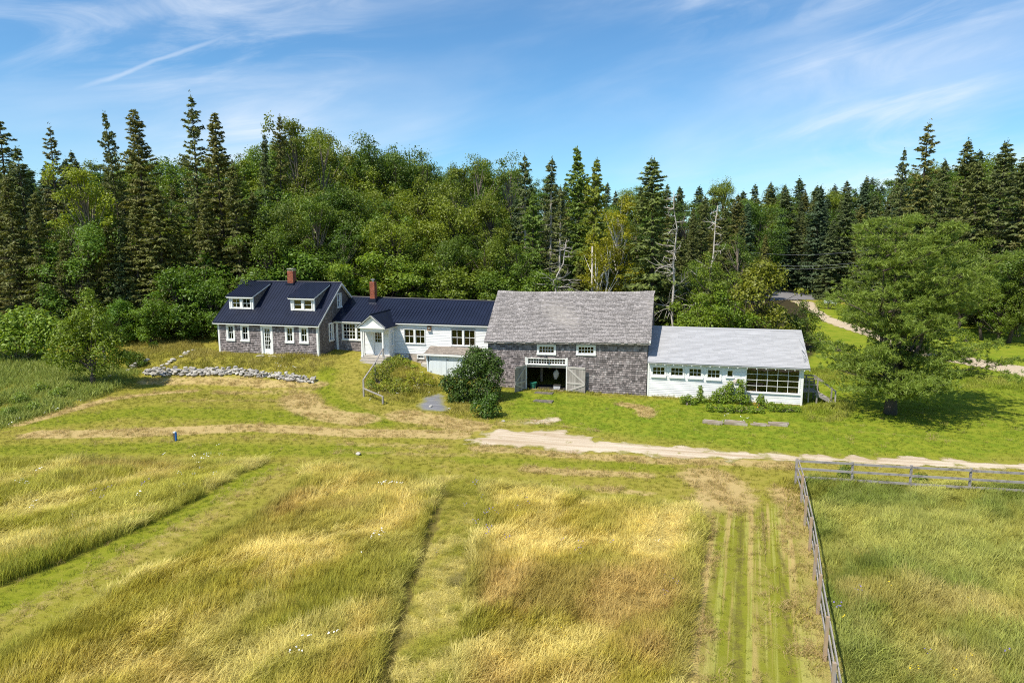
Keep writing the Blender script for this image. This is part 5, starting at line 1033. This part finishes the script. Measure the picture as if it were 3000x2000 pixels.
for px, py, s, lab in ((1050,1333,.32,'single pale rock lying on the mown grass above the meadow'),(1262,1193,.30,'white rock beside the gravel path by the lilac'),(1475,1235,.25,'small pale rock on the lawn below the lilac'),(1318,1200,.28,'white stone at the lilac side of gravel path')):
    p = G(px, py); o = link(bpy.data.objects.new('rock', sr.choice(STP))); o.location = (p[0], p[1], p[2]+s*.2); o.scale = (s*1.2, s, s*.7); tag(o, lab, 'rock')
p = G(790, 1045); o = thing('door_slab', p, 'broken pale stone slab step below the glazed front door', 'stone step')
for k in range(9): stone(o, p[0]+sr.uniform(-1.2,1.6), p[1]+sr.uniform(-.25,.25), p[2]+.03, sr.uniform(.35,.6), STP, .28)
for px, py, lab in ((1594,1152,'dark stone stepping slab nearest the barn doorway'),(1592,1176,'worn stone slab set in the lawn before the barn step')):
    p = G(px, py); t_ = MB(); a = .72; t_.add([(p[0]-a,p[1]-.3,p[2]-.1),(p[0]+a*.95,p[1]-.36,p[2]-.1),(p[0]+a,p[1]+.34,p[2]-.1),(p[0]-a*.9,p[1]+.36,p[2]-.1),(p[0]-a*.97,p[1]-.27,p[2]+.08),(p[0]+a*.92,p[1]-.32,p[2]+.08),(p[0]+a*.96,p[1]+.3,p[2]+.07),(p[0]-a*.88,p[1]+.32,p[2]+.07)], MB.BF)
    MT['slab'] = MT.get('slab') or M('dark_slab', (.13,.115,.10), .9, .35, 4, bump=.5, c2=(.30,.24,.15), c2amt=.3); o = t_.build('stepping_slab', 'slab'); tag(o, lab, 'slab')

# ------------------------------------------------------------------ fences and rails
def fence(name, pts, label, side_=1, pm='post', ph=1.27):
    f = thing(name, (pts[0][0], pts[0][1], tz(pts[0][0], pts[0][1])), label, 'fence'); P = [np.array([a, b_, tz(a, b_)]) for a, b_ in pts]
    d = nrm((P[-1]-P[0])[None])[0]; n = np.array([-d[1], d[0], 0])
    for i, p in enumerate(P):
        h = ph+rnd.uniform(-.02,.04); t_ = MB(); lx, ly = rnd.uniform(-.03,.03), rnd.uniform(-.03,.03)
        t_.hexa([p+np.array([a,b_,-.3]) for a, b_ in ((-.045,-.045),(.045,-.045),(.045,.045),(-.045,.045))], [p+np.array([a+lx,b_+ly,h]) for a, b_ in ((-.045,-.045),(.045,-.045),(.045,.045),(-.045,.045))]); t_.build('post', pm, f)
    for a, b_ in zip(P[:-1], P[1:]):
        for z_ in (1.15, .76, .36):
            t_ = MB(); e = d*.03; w_ = rnd.uniform(-.02,.02); t_.bar(a+np.array([0,0,z_+rnd.uniform(-.02,.02)])+n*.065*side_+e, b_+np.array([0,0,z_+w_])+n*.065*side_-e, .03, .105); t_.build('rail', 'fence', f)
    return f
fp = [onz(2335,1342,1.25)[:2]]+[onz(2250+a/2.178, 1280+b_/2.178, 1.27)[:2] for a, b_ in ((222,243),(247,375),(281,519),(308,684),(333,884),(380,1148),(432,1432))]
fp.append(fp[-1]+(fp[-1]-fp[-2])); fp.append(fp[-1]+(fp[-1]-fp[-3])/2)
fence('board_fence', fp[::-1], 'weathered three-rail board fence running along the mown strip towards the drive', -1)
q0, q1 = onz(2335,1342,1.25)[:2], onz(3000,1380,1.25)[:2]; st_ = (q1-q0)/np.linalg.norm(q1-q0); fence('paddock_fence', [q0+st_*k*2.45 for k in range(10)][::-1], 'three-rail grey board fence along the driveway edge of the paddock', 1, 'fence', 1.2)
# porch handrail down the bank
hr = thing('bank_handrail', G(1066,1160), 'weathered handrail of poles running down the bank from the porch', 'handrail')
A = at(1122, 1020, PY-.05); C0 = G(1066, 1162); C = np.array([C0[0], C0[1], C0[2]+1.25]); D0 = G(1122, 1184); D = np.array([D0[0], D0[1], D0[2]+.55]); Bm = A*.5+C*.5+np.array([.1, 0, .03])
for nm, a, b_, w_ in (('rail', A, Bm, .09), ('rail', Bm+np.array([0,0,-.01]), C, .085), ('lower_rail', C0+np.array([0,0,.62]), D, .10)):
    t_ = MB(); t_.bar(a, b_, w_, .06); t_.build(nm, 'oldwood', hr)
for a, z_ in ((C0, C[2]), (D0, D[2]), (np.array([Bm[0], Bm[1], tz(Bm[0], Bm[1])]), Bm[2]), (np.array([A[0], A[1], 1.4]), A[2])):
    t_ = MB(); t_.box(a[0]-.05, a[0]+.05, a[1]-.05, a[1]+.05, a[2]-.25, z_+.02); t_.build('post', 'oldwood', hr)
# wooden steps at the annex end
s0 = (AX1+.05, AY+1.45); ws = thing('wooden_steps', (s0[0], s0[1], -.1), 'grey wooden landing and steps with handrail at the end of annex', 'steps'); lz = .72
t_ = MB()
for k in range(7): t_.box(s0[0]+k*.15, s0[0]+k*.15+.135, s0[1]-.65, s0[1]+.65, lz-.04, lz)
t_.build('landing', 'oldwood', ws)
for k in range(4):
    t_ = MB(); x_ = s0[0]+1.1+k*.27; z_ = lz-.17*(k+1); t_.box(x_, x_+.28, s0[1]-.6, s0[1]+.6, z_-.04, z_); t_.build('tread', 'oldwood', ws)
for yy in (s0[1]-.62, s0[1]+.58):
    t_ = MB(); t_.bar((s0[0]+.95, yy, lz-.12), (s0[0]+2.3, yy, -.12), .04, .2); t_.build('stringer', 'oldwood', ws)
    for x_, zz in ((s0[0]+.5, lz+.95), (s0[0]+1.05, lz+.95), (s0[0]+2.25, .85)):
        t_ = MB(); t_.box(x_-.045, x_+.045, yy-.045, yy+.045, -.3, zz); t_.build('post', 'oldwood', ws)
    for dz_ in (.92, .5):
        t_ = MB(); t_.bar((s0[0]+.02, yy, lz+dz_), (s0[0]+1.07, yy, lz+dz_), .05, .09); t_.build('rail', 'oldwood', ws)
    t_ = MB(); t_.bar((s0[0]+1.07, yy, lz+.92), (s0[0]+2.25, yy, .83), .05, .09); t_.build('rail', 'oldwood', ws)
# old timbers in the grass
tg = 'old timbers lying in the grass before the annex'
for (px, py, wd, hh, lab) in ((2090,1240,1.0,.15,'pale split timber block at the barn end of the timber row'),(2157,1242,1.1,.18,'thick dark weathered timber beside the pale split block'),(2228,1245,.85,.09,'rotten low timber sunk in grass between two timber stacks'),(2285,1245,1.1,.16,'stack of grey planks at the pine end of the timber row')):
    p = G(px, py); o = thing('old_timber', p, lab, 'timber', tg)
    for k in range(5):
        t_ = MB(); yy = p[1]-.26+.13*k; l0 = rnd.uniform(-.22,.15); t_.bar((p[0]-wd/2+l0, yy, p[2]+hh*.5+rnd.uniform(-.03,.03)), (p[0]+wd/2+rnd.uniform(-.25,.15), yy+rnd.uniform(-.06,.06), p[2]+hh*.5+rnd.uniform(-.05,.03)), .12, hh); t_.build('plank', 'timber', o)
# blue-sided marker post
p = G(514, 1290); mp = thing('marker_post', p, 'short dark post with blue side and white cap on the mown lawn', 'post'); t_ = MB(); t_.box(p[0]-.07,p[0]+.04,p[1]-.06,p[1]+.06,p[2]-.2,p[2]+.46); t_.build('shaft', 'bark', mp)
t_ = MB(); t_.box(p[0]+.042,p[0]+.078,p[1]-.062,p[1]+.058,p[2]-.1,p[2]+.48); t_.build('blue_board', 'blue', mp); t_ = MB(); t_.box(p[0]-.08,p[0]+.04,p[1]-.07,p[1]+.07,p[2]+.46,p[2]+.52); t_.build('cap', 'white', mp)
# things in the barn doorway
p = (dU0+.42, BY+.35, .06); t_ = MB(); t_.tube([(p[0],p[1],p[2]),(p[0],p[1],p[2]+.42)], [.20,.27], 16); t_.tube([(p[0],p[1],p[2]+.40),(p[0],p[1],p[2]+.45)], .285, 16); tag(t_.build('green_tub', 'greenplastic', smooth_=False), 'green plastic tub just inside the barn doorway', 'tub')
p = (dU1-1.0, BY+.3, .06); t_ = MB(); t_.box(p[0],p[0]+.5,p[1],p[1]+.35,p[2],p[2]+.26); o = t_.build('storage_box', 'boxwhite'); tag(o, 'pale box of odds and ends on the barn floor', 'box'); t_ = MB(); t_.box(p[0]-.02,p[0]+.52,p[1]-.02,p[1]+.37,p[2]+.261,p[2]+.31); t_.build('lid', 'dark', o)
cr = np.random.default_rng(2); t_ = MB(); cx0, cy0 = dU1-.95, BY+.9; n = 14; ring = []
for j, (z_, r_) in enumerate(((.75,.10),(.95,.20),(1.15,.22),(1.32,.16),(1.42,.05))):
    for k in range(n): a = 6.283*k/n; rr = r_*(1+.25*math.sin(3*a+j)); t_.v.append((cx0+rr*math.cos(a)+.05*j*.3, cy0+rr*.6*math.sin(a), z_+.06*math.sin(2*a+j)))
for j in range(4):
    for k in range(n): t_.f.append((j*n+k, j*n+(k+1) % n, (j+1)*n+(k+1) % n, (j+1)*n+k))
hg = t_.build('hanging_cloth', 'cloth', smooth_=True); tag(hg, 'pale crumpled cloth hanging in the dark barn doorway', 'cloth'); t_ = MB(); t_.tube([(cx0+.05,cy0,1.4),(cx0+.05,cy0,3.3)], .008, 5); t_.build('cord', 'oldwood', hg)
bush_s, bush_f = blob_bush(90, [(0,0,0.05,.10),(0.03,0,-.05,.08)], 'leaf_bright', .06, 2500); o = plant('hanging_plant', (dU0+1.75, BY+.15, 1.68), 'small green plant hanging from the barn door header', 'plant', (('foliage', bush_f),))
# wires over the road
for k, (ya, yb) in enumerate(((738,735),(771,768),(780,777))):
    a, b_ = at(2200, ya+2, 108), at(2560, yb-4, 96); t_ = MB(); t_.tube([a*(1-f)+b_*f+np.array([0,0,-.5*math.sin(math.pi*f)]) for f in np.linspace(0,1,13)], .014, 5); tag(t_.build('utility_wire', 'lead'), ('highest overhead wire crossing before the road spruces', 'middle overhead wire crossing before the road spruces', 'lowest overhead wire crossing before the road spruces')[k], 'wire')
p = G(2432, 895); o = thing('road_sign', p, 'small pale board on posts beside the upper driveway', 'sign'); t_ = MB(); t_.box(p[0]-.9,p[0]+.9,p[1]-.03,p[1]+.03,p[2]+.3,p[2]+.75); t_.build('board', 'board_blue', o)
for s_ in (-.7,.7): t_ = MB(); t_.box(p[0]+s_-.05,p[0]+s_+.05,p[1]+.03,p[1]+.13,p[2]-.2,p[2]+.8); t_.build('post', 'oldwood', o)

# ------------------------------------------------------------------ grass, clippings and flowers (uncountable stuff)
def tuft(seed, n, h0, h1, lean, rad, wd, heads=0., fan=.35):
    rng = np.random.default_rng(seed); V, F, H_, R_ = [], [], [], []
    for i in range(n):
        a = rng.random()*6.283; r = rad*math.sqrt(rng.random()); root = np.array([r*math.cos(a), r*math.sin(a), -.03]); h = rng.uniform(h0, h1); az = rng.normal()*fan*2.2
        ln = lean*rng.uniform(.6, 1.35); d = np.array([math.cos(az), math.sin(az), 0]); wv = np.array([-d[1], d[0], 0])*math.cos(k_ := rng.normal()*.6)+d*math.sin(k_); b0 = len(V); rr = rng.random()
        ss = (0., .38, .72, 1.)
        for s in ss:
            th = ln*s*.95; p = root+h*(d*math.sin(th)*s+np.array([0, 0, 1])*math.cos(th*.92)*s); ww = wd*(1-.75*s)*(1+heads*2.2*(.66 < s < .8))
            V += [p-wv*ww/2, p+wv*ww/2]; H_ += [s, s]; R_ += [rr, rr]
        for j in range(3): F.append((b0+2*j, b0+2*j+1, b0+2*j+3, b0+2*j+2))
    return npmesh('tuft', V, F, 'grass', {'h': H_, 'rnd': R_})
def flower(m, n, seed, h0, h1, rad, s):
    rng = np.random.default_rng(seed); V, F = [], []
    for i in range(n):
        a = rng.random()*6.283; r = rad*math.sqrt(rng.random()); p = np.array([r*math.cos(a), r*math.sin(a), rng.uniform(h0, h1)]); b0 = len(V); tl = rng.normal(size=2)*.3
        for k in range(6): q = 6.283*k/6; V.append(p+np.array([s*math.cos(q), s*math.sin(q), s*(tl[0]*math.cos(q)+tl[1]*math.sin(q))]))
        F.append(tuple(b0+k for k in range(6)))
    return npmesh('flower', V, F, m)
def scatter(name, P, rz, tilt, sc, tint, idx, meshes, label=None):
    cl_ = bpy.data.collections.new(name+'_kinds')
    for i, me in enumerate(meshes): cl_.objects.link(bpy.data.objects.new('%s_kind_%02d' % (name, i), me))
    n = len(P); me = bpy.data.meshes.new(name); me.vertices.add(n); me.vertices.foreach_set('co', np.asarray(P, np.float32).ravel())
    e = np.zeros((n, 3), np.float32); e[:, 2] = rz; e[:, :2] = tilt
    for nm, ty, key, v in (('rot', 'FLOAT_VECTOR', 'vector', e), ('size', 'FLOAT', 'value', sc), ('tint', 'FLOAT_VECTOR', 'vector', tint), ('kind', 'INT', 'value', idx)):
        a = me.attributes.new(nm, ty, 'POINT'); a.data.foreach_set(key, np.asarray(v, np.int32 if ty == 'INT' else np.float32).ravel())
    o = link(bpy.data.objects.new(name, me)); tag(o, label, None, None, 'stuff')
    g = bpy.data.node_groups.new(name, 'GeometryNodeTree'); g.interface.new_socket('Geometry', in_out='INPUT', socket_type='NodeSocketGeometry'); g.interface.new_socket('Geometry', in_out='OUTPUT', socket_type='NodeSocketGeometry')
    N = NT(g); gi, go = N.new('NodeGroupInput'), N.new('NodeGroupOutput')
    def na(nm, ty): nd = N.new('GeometryNodeInputNamedAttribute', data_type=ty); nd.inputs[0].default_value = nm; return nd.outputs[0]
    ci = N.new('GeometryNodeCollectionInfo'); ci.inputs[0].default_value = cl_; ci.inputs[1].default_value = True; ci.inputs[2].default_value = True
    er = N.new('FunctionNodeEulerToRotation', ins={0: na('rot', 'FLOAT_VECTOR')})
    ip = N.new('GeometryNodeInstanceOnPoints'); N.l.new(gi.outputs[0], ip.inputs['Points']); N.l.new(ci.outputs[0], ip.inputs['Instance']); ip.inputs['Pick Instance'].default_value = True
    N.l.new(na('kind', 'INT'), ip.inputs['Instance Index']); N.l.new(er.outputs[0], ip.inputs['Rotation']); N.l.new(na('size', 'FLOAT'), ip.inputs['Scale']); N.l.new(ip.outputs[0], go.inputs[0])
    md = o.modifiers.new('scatter', 'NODES'); md.node_group = g
    return o
gr = np.random.default_rng(77)
def sample(lo, hi, dens, margin=800):
    n = int((hi[0]-lo[0])*(hi[1]-lo[1])*dens); x_ = gr.uniform(lo[0], hi[0], n); y_ = gr.uniform(lo[1], hi[1], n)
    u, v, d = proj(np.stack([x_, y_, np.zeros(n)], 1)); k = (d > 3) & (u > -margin) & (u < 3000+margin) & (v < 2000+margin); return x_[k], y_[k]
def thin(x_, y_, keep): k = gr.random(len(x_)) < keep; return x_[k], y_[k]
def polypts(poly, dens): x_, y_ = sample(poly.min(0), poly.max(0), dens); k = inpoly(x_, y_, poly); return x_[k], y_[k]
def lerp(a, b, t_): return np.asarray(a)*(1-t_[:, None])+np.asarray(b)*t_[:, None]
GREEN, OLIVE, STRAW, PALE, RED = (.29,.31,.036), (.48,.415,.055), (.68,.54,.12), (.86,.72,.28), (.52,.345,.115)
# tall meadow: wind-laid in swirls
XY = [(polypts(Z_A, 46), 0), (polypts(Z_C, 46), 1), (polypts(Z_D, 46), 1), (polypts(Z_F, 40), 2), (polypts(Z_L, 36), 3)]
x_ = np.concatenate([a[0][0] for a in XY]); y_ = np.concatenate([a[0][1] for a in XY]); zn = np.concatenate([np.full(len(a[0][0]), a[1]) for a in XY])
keep = np.ones(len(x_), bool)
for P_, hw_, st in DRK: keep &= ~(dline(x_, y_, P_) < hw_*.9)
x_, y_, zn = x_[keep], y_[keep], zn[keep]; n = len(x_)
wa = fbm(x_, y_, 3.6, 31, 3); wb_ = fbm(x_*.6+y_*.5, y_, 1.5, 37, 4); az = 1.0+(wa-.5)*4.2+(wb_-.5)*3.0+gr.normal(size=n)*.25
ln = np.clip((fbm(x_, y_, 3.2, 41, 3)-.30)*1.9, 0, 1); ln = np.where(zn == 3, .9, ln); ln = np.where(zn == 2, ln*.7+.1, ln)
gold = np.clip((fbm(x_+y_*.3, y_, 4.5, 51, 4)-.36)*3.2, 0, 1); red = smooth(.54, .66, fbm(x_*.7, y_*1.2, 6., 61, 4))*.75; grn = smooth(.54, .68, fbm(x_, y_, 5., 71, 4))*.5
th_ = math.radians(58); ru, rv = x_*math.cos(th_)+y_*math.sin(th_), -x_*math.sin(th_)+y_*math.cos(th_)
stk = fbm(ru*.26+fbm(x_, y_, 4., 33, 2)*1.5, rv+fbm(x_, y_, 3., 35, 2)*2., 1.1, 43, 4); pale = smooth(.50, .68, stk); deep = smooth(.48, .32, stk) if False else 1-smooth(.34, .48, stk)
ln = np.where(zn < 2, np.clip(ln+pale*.35-.1, 0, 1), ln)
tint = lerp(OLIVE, STRAW, np.clip(gold*.75+.10+pale*.35-deep*.2, 0, 1)); tint = tint*(1-(ln*.55*gold)[:, None])+np.asarray(PALE)*(ln*.55*gold)[:, None]
tint = tint*(1-red[:, None])+np.asarray(RED)*red[:, None]; tint = tint*(1-grn[:, None])+np.asarray(GREEN)*grn[:, None]*1.15
pad = lerp((.21,.26,.042), (.50,.48,.115), np.clip(fbm(x_, y_, 2.4, 81, 4)*2.4-.75, 0, 1)); pad += (smooth(.54, .66, fbm(x_, y_, 3.2, 83, 4))*.7)[:, None]*(np.asarray((.56,.45,.15))-pad); tint = np.where((zn == 2)[:, None], pad, tint)
ga = ((zn == 0) & (smooth(-9., -2., x_+38+y_*0) < 2)); tint = np.where((zn == 0)[:, None], tint*np.array([.95, 1.05, .95]), tint)
edge = np.minimum.reduce([np.abs(sdpoly(x_, y_, p_)) for p_ in (Z_A, Z_C, Z_D)]); eg = (1-smooth(.1, .9, edge))*(zn < 2)*.55; tint = tint*(1-eg[:, None])+np.asarray((.29,.32,.04))*eg[:, None]
pm_ = (pale*.5*(1-red))[:, None]; tint = np.where((zn == 2)[:, None], tint+pm_*.35*(np.asarray((.58,.56,.17))-tint), tint+pm_*(np.asarray(PALE)-tint)); dm_ = (deep*.45)[:, None]; tint = tint+dm_*(np.asarray((.33,.30,.04))-tint)
lay = lerp((.40,.385,.055), (.70,.60,.20), smooth(.42, .62, fbm(ru*.5, rv, .9, 87, 3))); lay = lay*(1-.5*smooth(.55, .65, fbm(x_, y_, 1.6, 89, 3)))[:, None]; tint = np.where((zn == 3)[:, None], lay, tint)
tint *= gr.uniform(.78, 1.22, (n, 1))
kind = np.clip((ln*3.99).astype(int), 0, 3)*2+gr.integers(0, 2, n); sc = gr.uniform(.75, 1.2, n)*(.8+.35*fbm(x_, y_, 4., 91, 3)); hum = fbm(ru*.4, rv*1.2, 1.3, 47, 3); sc *= .84+.32*smooth(.3, .7, hum); sc = np.where(zn == 3, sc*.55, sc)
TUFTS = [tuft(100+i, 40, .26, .60, (.35, .65, .95, 1.3)[i//2], .20, .0075, 1.1, .5) for i in range(8)]
scatter('meadow_grass', np.stack([x_, y_, TZ(x_, y_)], 1), az, gr.normal(size=(n, 2))*.08, sc, tint, kind, TUFTS, 'tall golden meadow grass laid over by the wind'); print('meadow', n)
# mown lawn: short tufts
xs2, ys2 = sample((-66, 12), (52, 62), 20, 450); out = np.ones(len(xs2), bool)
for p_ in (Z_A, Z_C, Z_D, Z_F, Z_L, DRIVE, GRAVEL, UPPER): out &= ~(sdpoly(xs2, ys2, p_) > -.02+.18*gr.random(len(xs2)))
for bx in ((XL-.1, YF-.1, XR+.1, YB), (EX0, YE-.1, EX1, 60.3), (BX0-.05, BY-.05, BX1+.05, BBY), (AX0, AY-.05, AX1+.05, ABY), (VX0-.1, PY-.9, VX1+.2, YE), (bx0, bY-.05, bx1, YE)): out &= ~((xs2 > bx[0]) & (xs2 < bx[2]) & (ys2 > bx[1]) & (ys2 < bx[3]))
xs2, ys2 = xs2[out], ys2[out]; n = len(xs2)
tn_, gn_, lu = strokes(xs2, ys2, TAN), strokes(xs2, ys2, GRN), smooth(-1.5, 1.5, sdpoly(xs2, ys2, LUSH))
ins_ = sdpoly(xs2, ys2, STRIP) > 0; k = gr.random(n) > np.where(ins_, .8, tn_*.8); xs2, ys2, tn_, gn_, lu = xs2[k], ys2[k], tn_[k], gn_[k], lu[k]; n = len(xs2)
f = fbm(xs2, ys2, 3.5, 95, 4); c_ = lerp((.255,.25,.026), (.37,.31,.065), np.clip((f-.3)*2.5, 0, 1)); c_ += np.maximum(lu*.85, gn_*.7)[:, None]*(np.asarray((.22,.30,.018))-c_); c_ *= gr.uniform(.75, 1.25, (n, 1))
LT = [tuft(200+i, 14, .06, .15, (.3, .7)[i % 2], .11, .014, 0., .9) for i in range(4)]
# unmown ground: banks by the house, weeds on the left, foot of walls and fences
rough = np.maximum.reduce([smooth(-.5, .6, sdpoly(xs2, ys2, GP([(420,1090),(560,1085),(700,1085),(915,1105),(960,1080),(1000,1045),(940,1040),(640,1030),(560,1000),(640,985),(500,975),(400,1000),(330,1050)]))),
      smooth(-.4, .5, sdpoly(xs2, ys2, Z_W)), smooth(-.3, .4, sdpoly(xs2, ys2, GP([(1070,1160),(1060,1100),(1110,1050),(1170,1050),(1260,1100),(1300,1140),(1270,1160),(1215,1185),(1190,1190),(1120,1185)]))),
      (1-smooth(.3, .9, dline(xs2, ys2, [(BX0, BY-.2), (BX1, BY-.2), (AX1, AY-.3)])))*.8, 1-smooth(.3, .8, dline(xs2, ys2, fp)), (1-smooth(.4, 1., dline(xs2, ys2, [q0, q0+st_*30])))*.9, smooth(0, 2, ys2-56)*.8,
      smooth(-.3, .5, sdpoly(xs2, ys2, GP([(1300,1205),(1330,1165),(1380,1180),(1400,1225),(1360,1235)]))), smooth(-.3, .6, sdpoly(xs2, ys2, GP([(2340,1190),(2420,1165),(2520,1180),(2480,1235),(2360,1240)])))])
isW0 = smooth(-.4, .5, sdpoly(xs2, ys2, Z_W)); sc = gr.uniform(.7, 1.25, n)*(1+rough*(2.0+1.8*isW0)*fbm(xs2, ys2, 1.8, 97, 3)*1.6); rg = (rough*.75*np.clip(fbm(xs2, ys2, 2.5, 99, 4)*2-.6, 0, 1))[:, None]; c_ = c_*(1-rg)+np.asarray((.50,.42,.12))*rg*1.0
isW = smooth(-.4, .5, sdpoly(xs2, ys2, Z_W))[:, None]; c_ = c_*(1-isW*.75)+np.asarray((.29,.37,.075))*isW*.75
scatter('lawn_grass', np.stack([xs2, ys2, TZ(xs2, ys2)+(fbm(xs2, ys2, 3., 5)-.5)*.10], 1), gr.uniform(0, 6.283, n), gr.normal(size=(n, 2))*.1, sc, c_, gr.integers(0, 4, n), LT, 'short mown lawn grass with longer tufts along walls and banks'); print('lawn', n)
# hay clippings
xs3, ys3 = sample((-55, 12), (32, 56), 20, 150); tn_ = strokes(xs3+(fbm(xs3, ys3, 1.6, 3)-.5)*.4, ys3, TAN); k = gr.random(len(xs3)) < np.clip(tn_*1.3*smooth(.3, .6, fbm(xs3, ys3, 1.1, 105, 3)), 0, 1)+.015
for p_ in (DRIVE, Z_C, Z_D, Z_A, Z_F): k &= ~inpoly(xs3, ys3, p_)
k &= ys3 < 48.8; xs3, ys3 = xs3[k], ys3[k]; n = len(xs3)
HT = [tuft(300+i, 12, .16, .34, 1.5, .16, .014, 0., 1.6) for i in range(3)]
scatter('hay_clippings', np.stack([xs3, ys3, TZ(xs3, ys3)+.02], 1), gr.uniform(0, 6.283, n), gr.normal(size=(n, 2))*.15, gr.uniform(.7, 1.2, n), lerp((.40,.27,.11), (.58,.43,.20), gr.random(n)), gr.integers(0, 3, n), HT, 'tan cut hay left lying on the mown strips'); print('clip', n)
# meadow flowers
fl = []
for px, py, s, m_, nn in ((620,1345,1.2,0,10),(530,1380,1.6,0,14),(580,1410,1.4,0,12),(20,1440,1.2,0,9),(130,1490,.7,0,6),(1155,1420,.9,0,12),(1100,1590,.6,0,10),(880,1885,.8,0,10),(1960,1595,.5,0,4),(1115,1590,.4,0,5),(2150,1218,.8,0,9),(2180,1222,.6,0,6),(1130,1150,1.,0,10),(1170,1110,1.2,0,12),(1220,1090,1.2,0,14),(1250,1130,1.,0,10),(830,1060,1.,0,12),(60,1230,1.5,0,14),(170,1190,1.2,0,10),
    (1430,1490,1.4,1,16),(1480,1510,1.2,1,12),(300,1460,1.6,1,12),(350,1440,1.2,1,8),(1500,1600,2.,1,10),(1750,1620,1.5,1,8),(1980,1710,1.,1,8),(2470,1725,1.,1,6),(2700,1450,1.5,1,6),(2850,1930,1.,1,5),(1740,1810,1.5,2,10),(2720,1760,1.2,2,6),(2900,1980,1.2,2,5),(2520,1820,1.,2,5),(2232,1180,.5,3,5),(2600,1960,1.,2,4),(1160,1125,.3,4,2)):
    p = G(px, py, .3)
    for q in range(int(nn*.45)): fl.append((p[0]+gr.normal()*s*.6, p[1]+gr.normal()*s*.8, m_))
fl = np.array(fl); hts = np.where(inpoly(fl[:, 0], fl[:, 1], Z_W) | (fl[:, 1] > 40), .25, .55); n = len(fl)
FM = [flower('flower_white', 5, 1, -.05, .12, .15, .020), flower('flower_blue', 6, 2, -.1, .1, .12, .017), flower('flower_yellow', 4, 3, -.1, .1, .10, .015), flower('flower_orange', 3, 4, -.1, .1, .06, .06), flower('flower_pink', 2, 5, -.1, .1, .1, .05)]
scatter('meadow_flowers', np.stack([fl[:, 0], fl[:, 1], TZ(fl[:, 0], fl[:, 1])+hts], 1), gr.uniform(0, 6.283, n), gr.normal(size=(n, 2))*.2, gr.uniform(.8, 1.4, n), np.ones((n, 3)), fl[:, 2].astype(int), FM, 'daisies and violet vetch dotted through the grass')
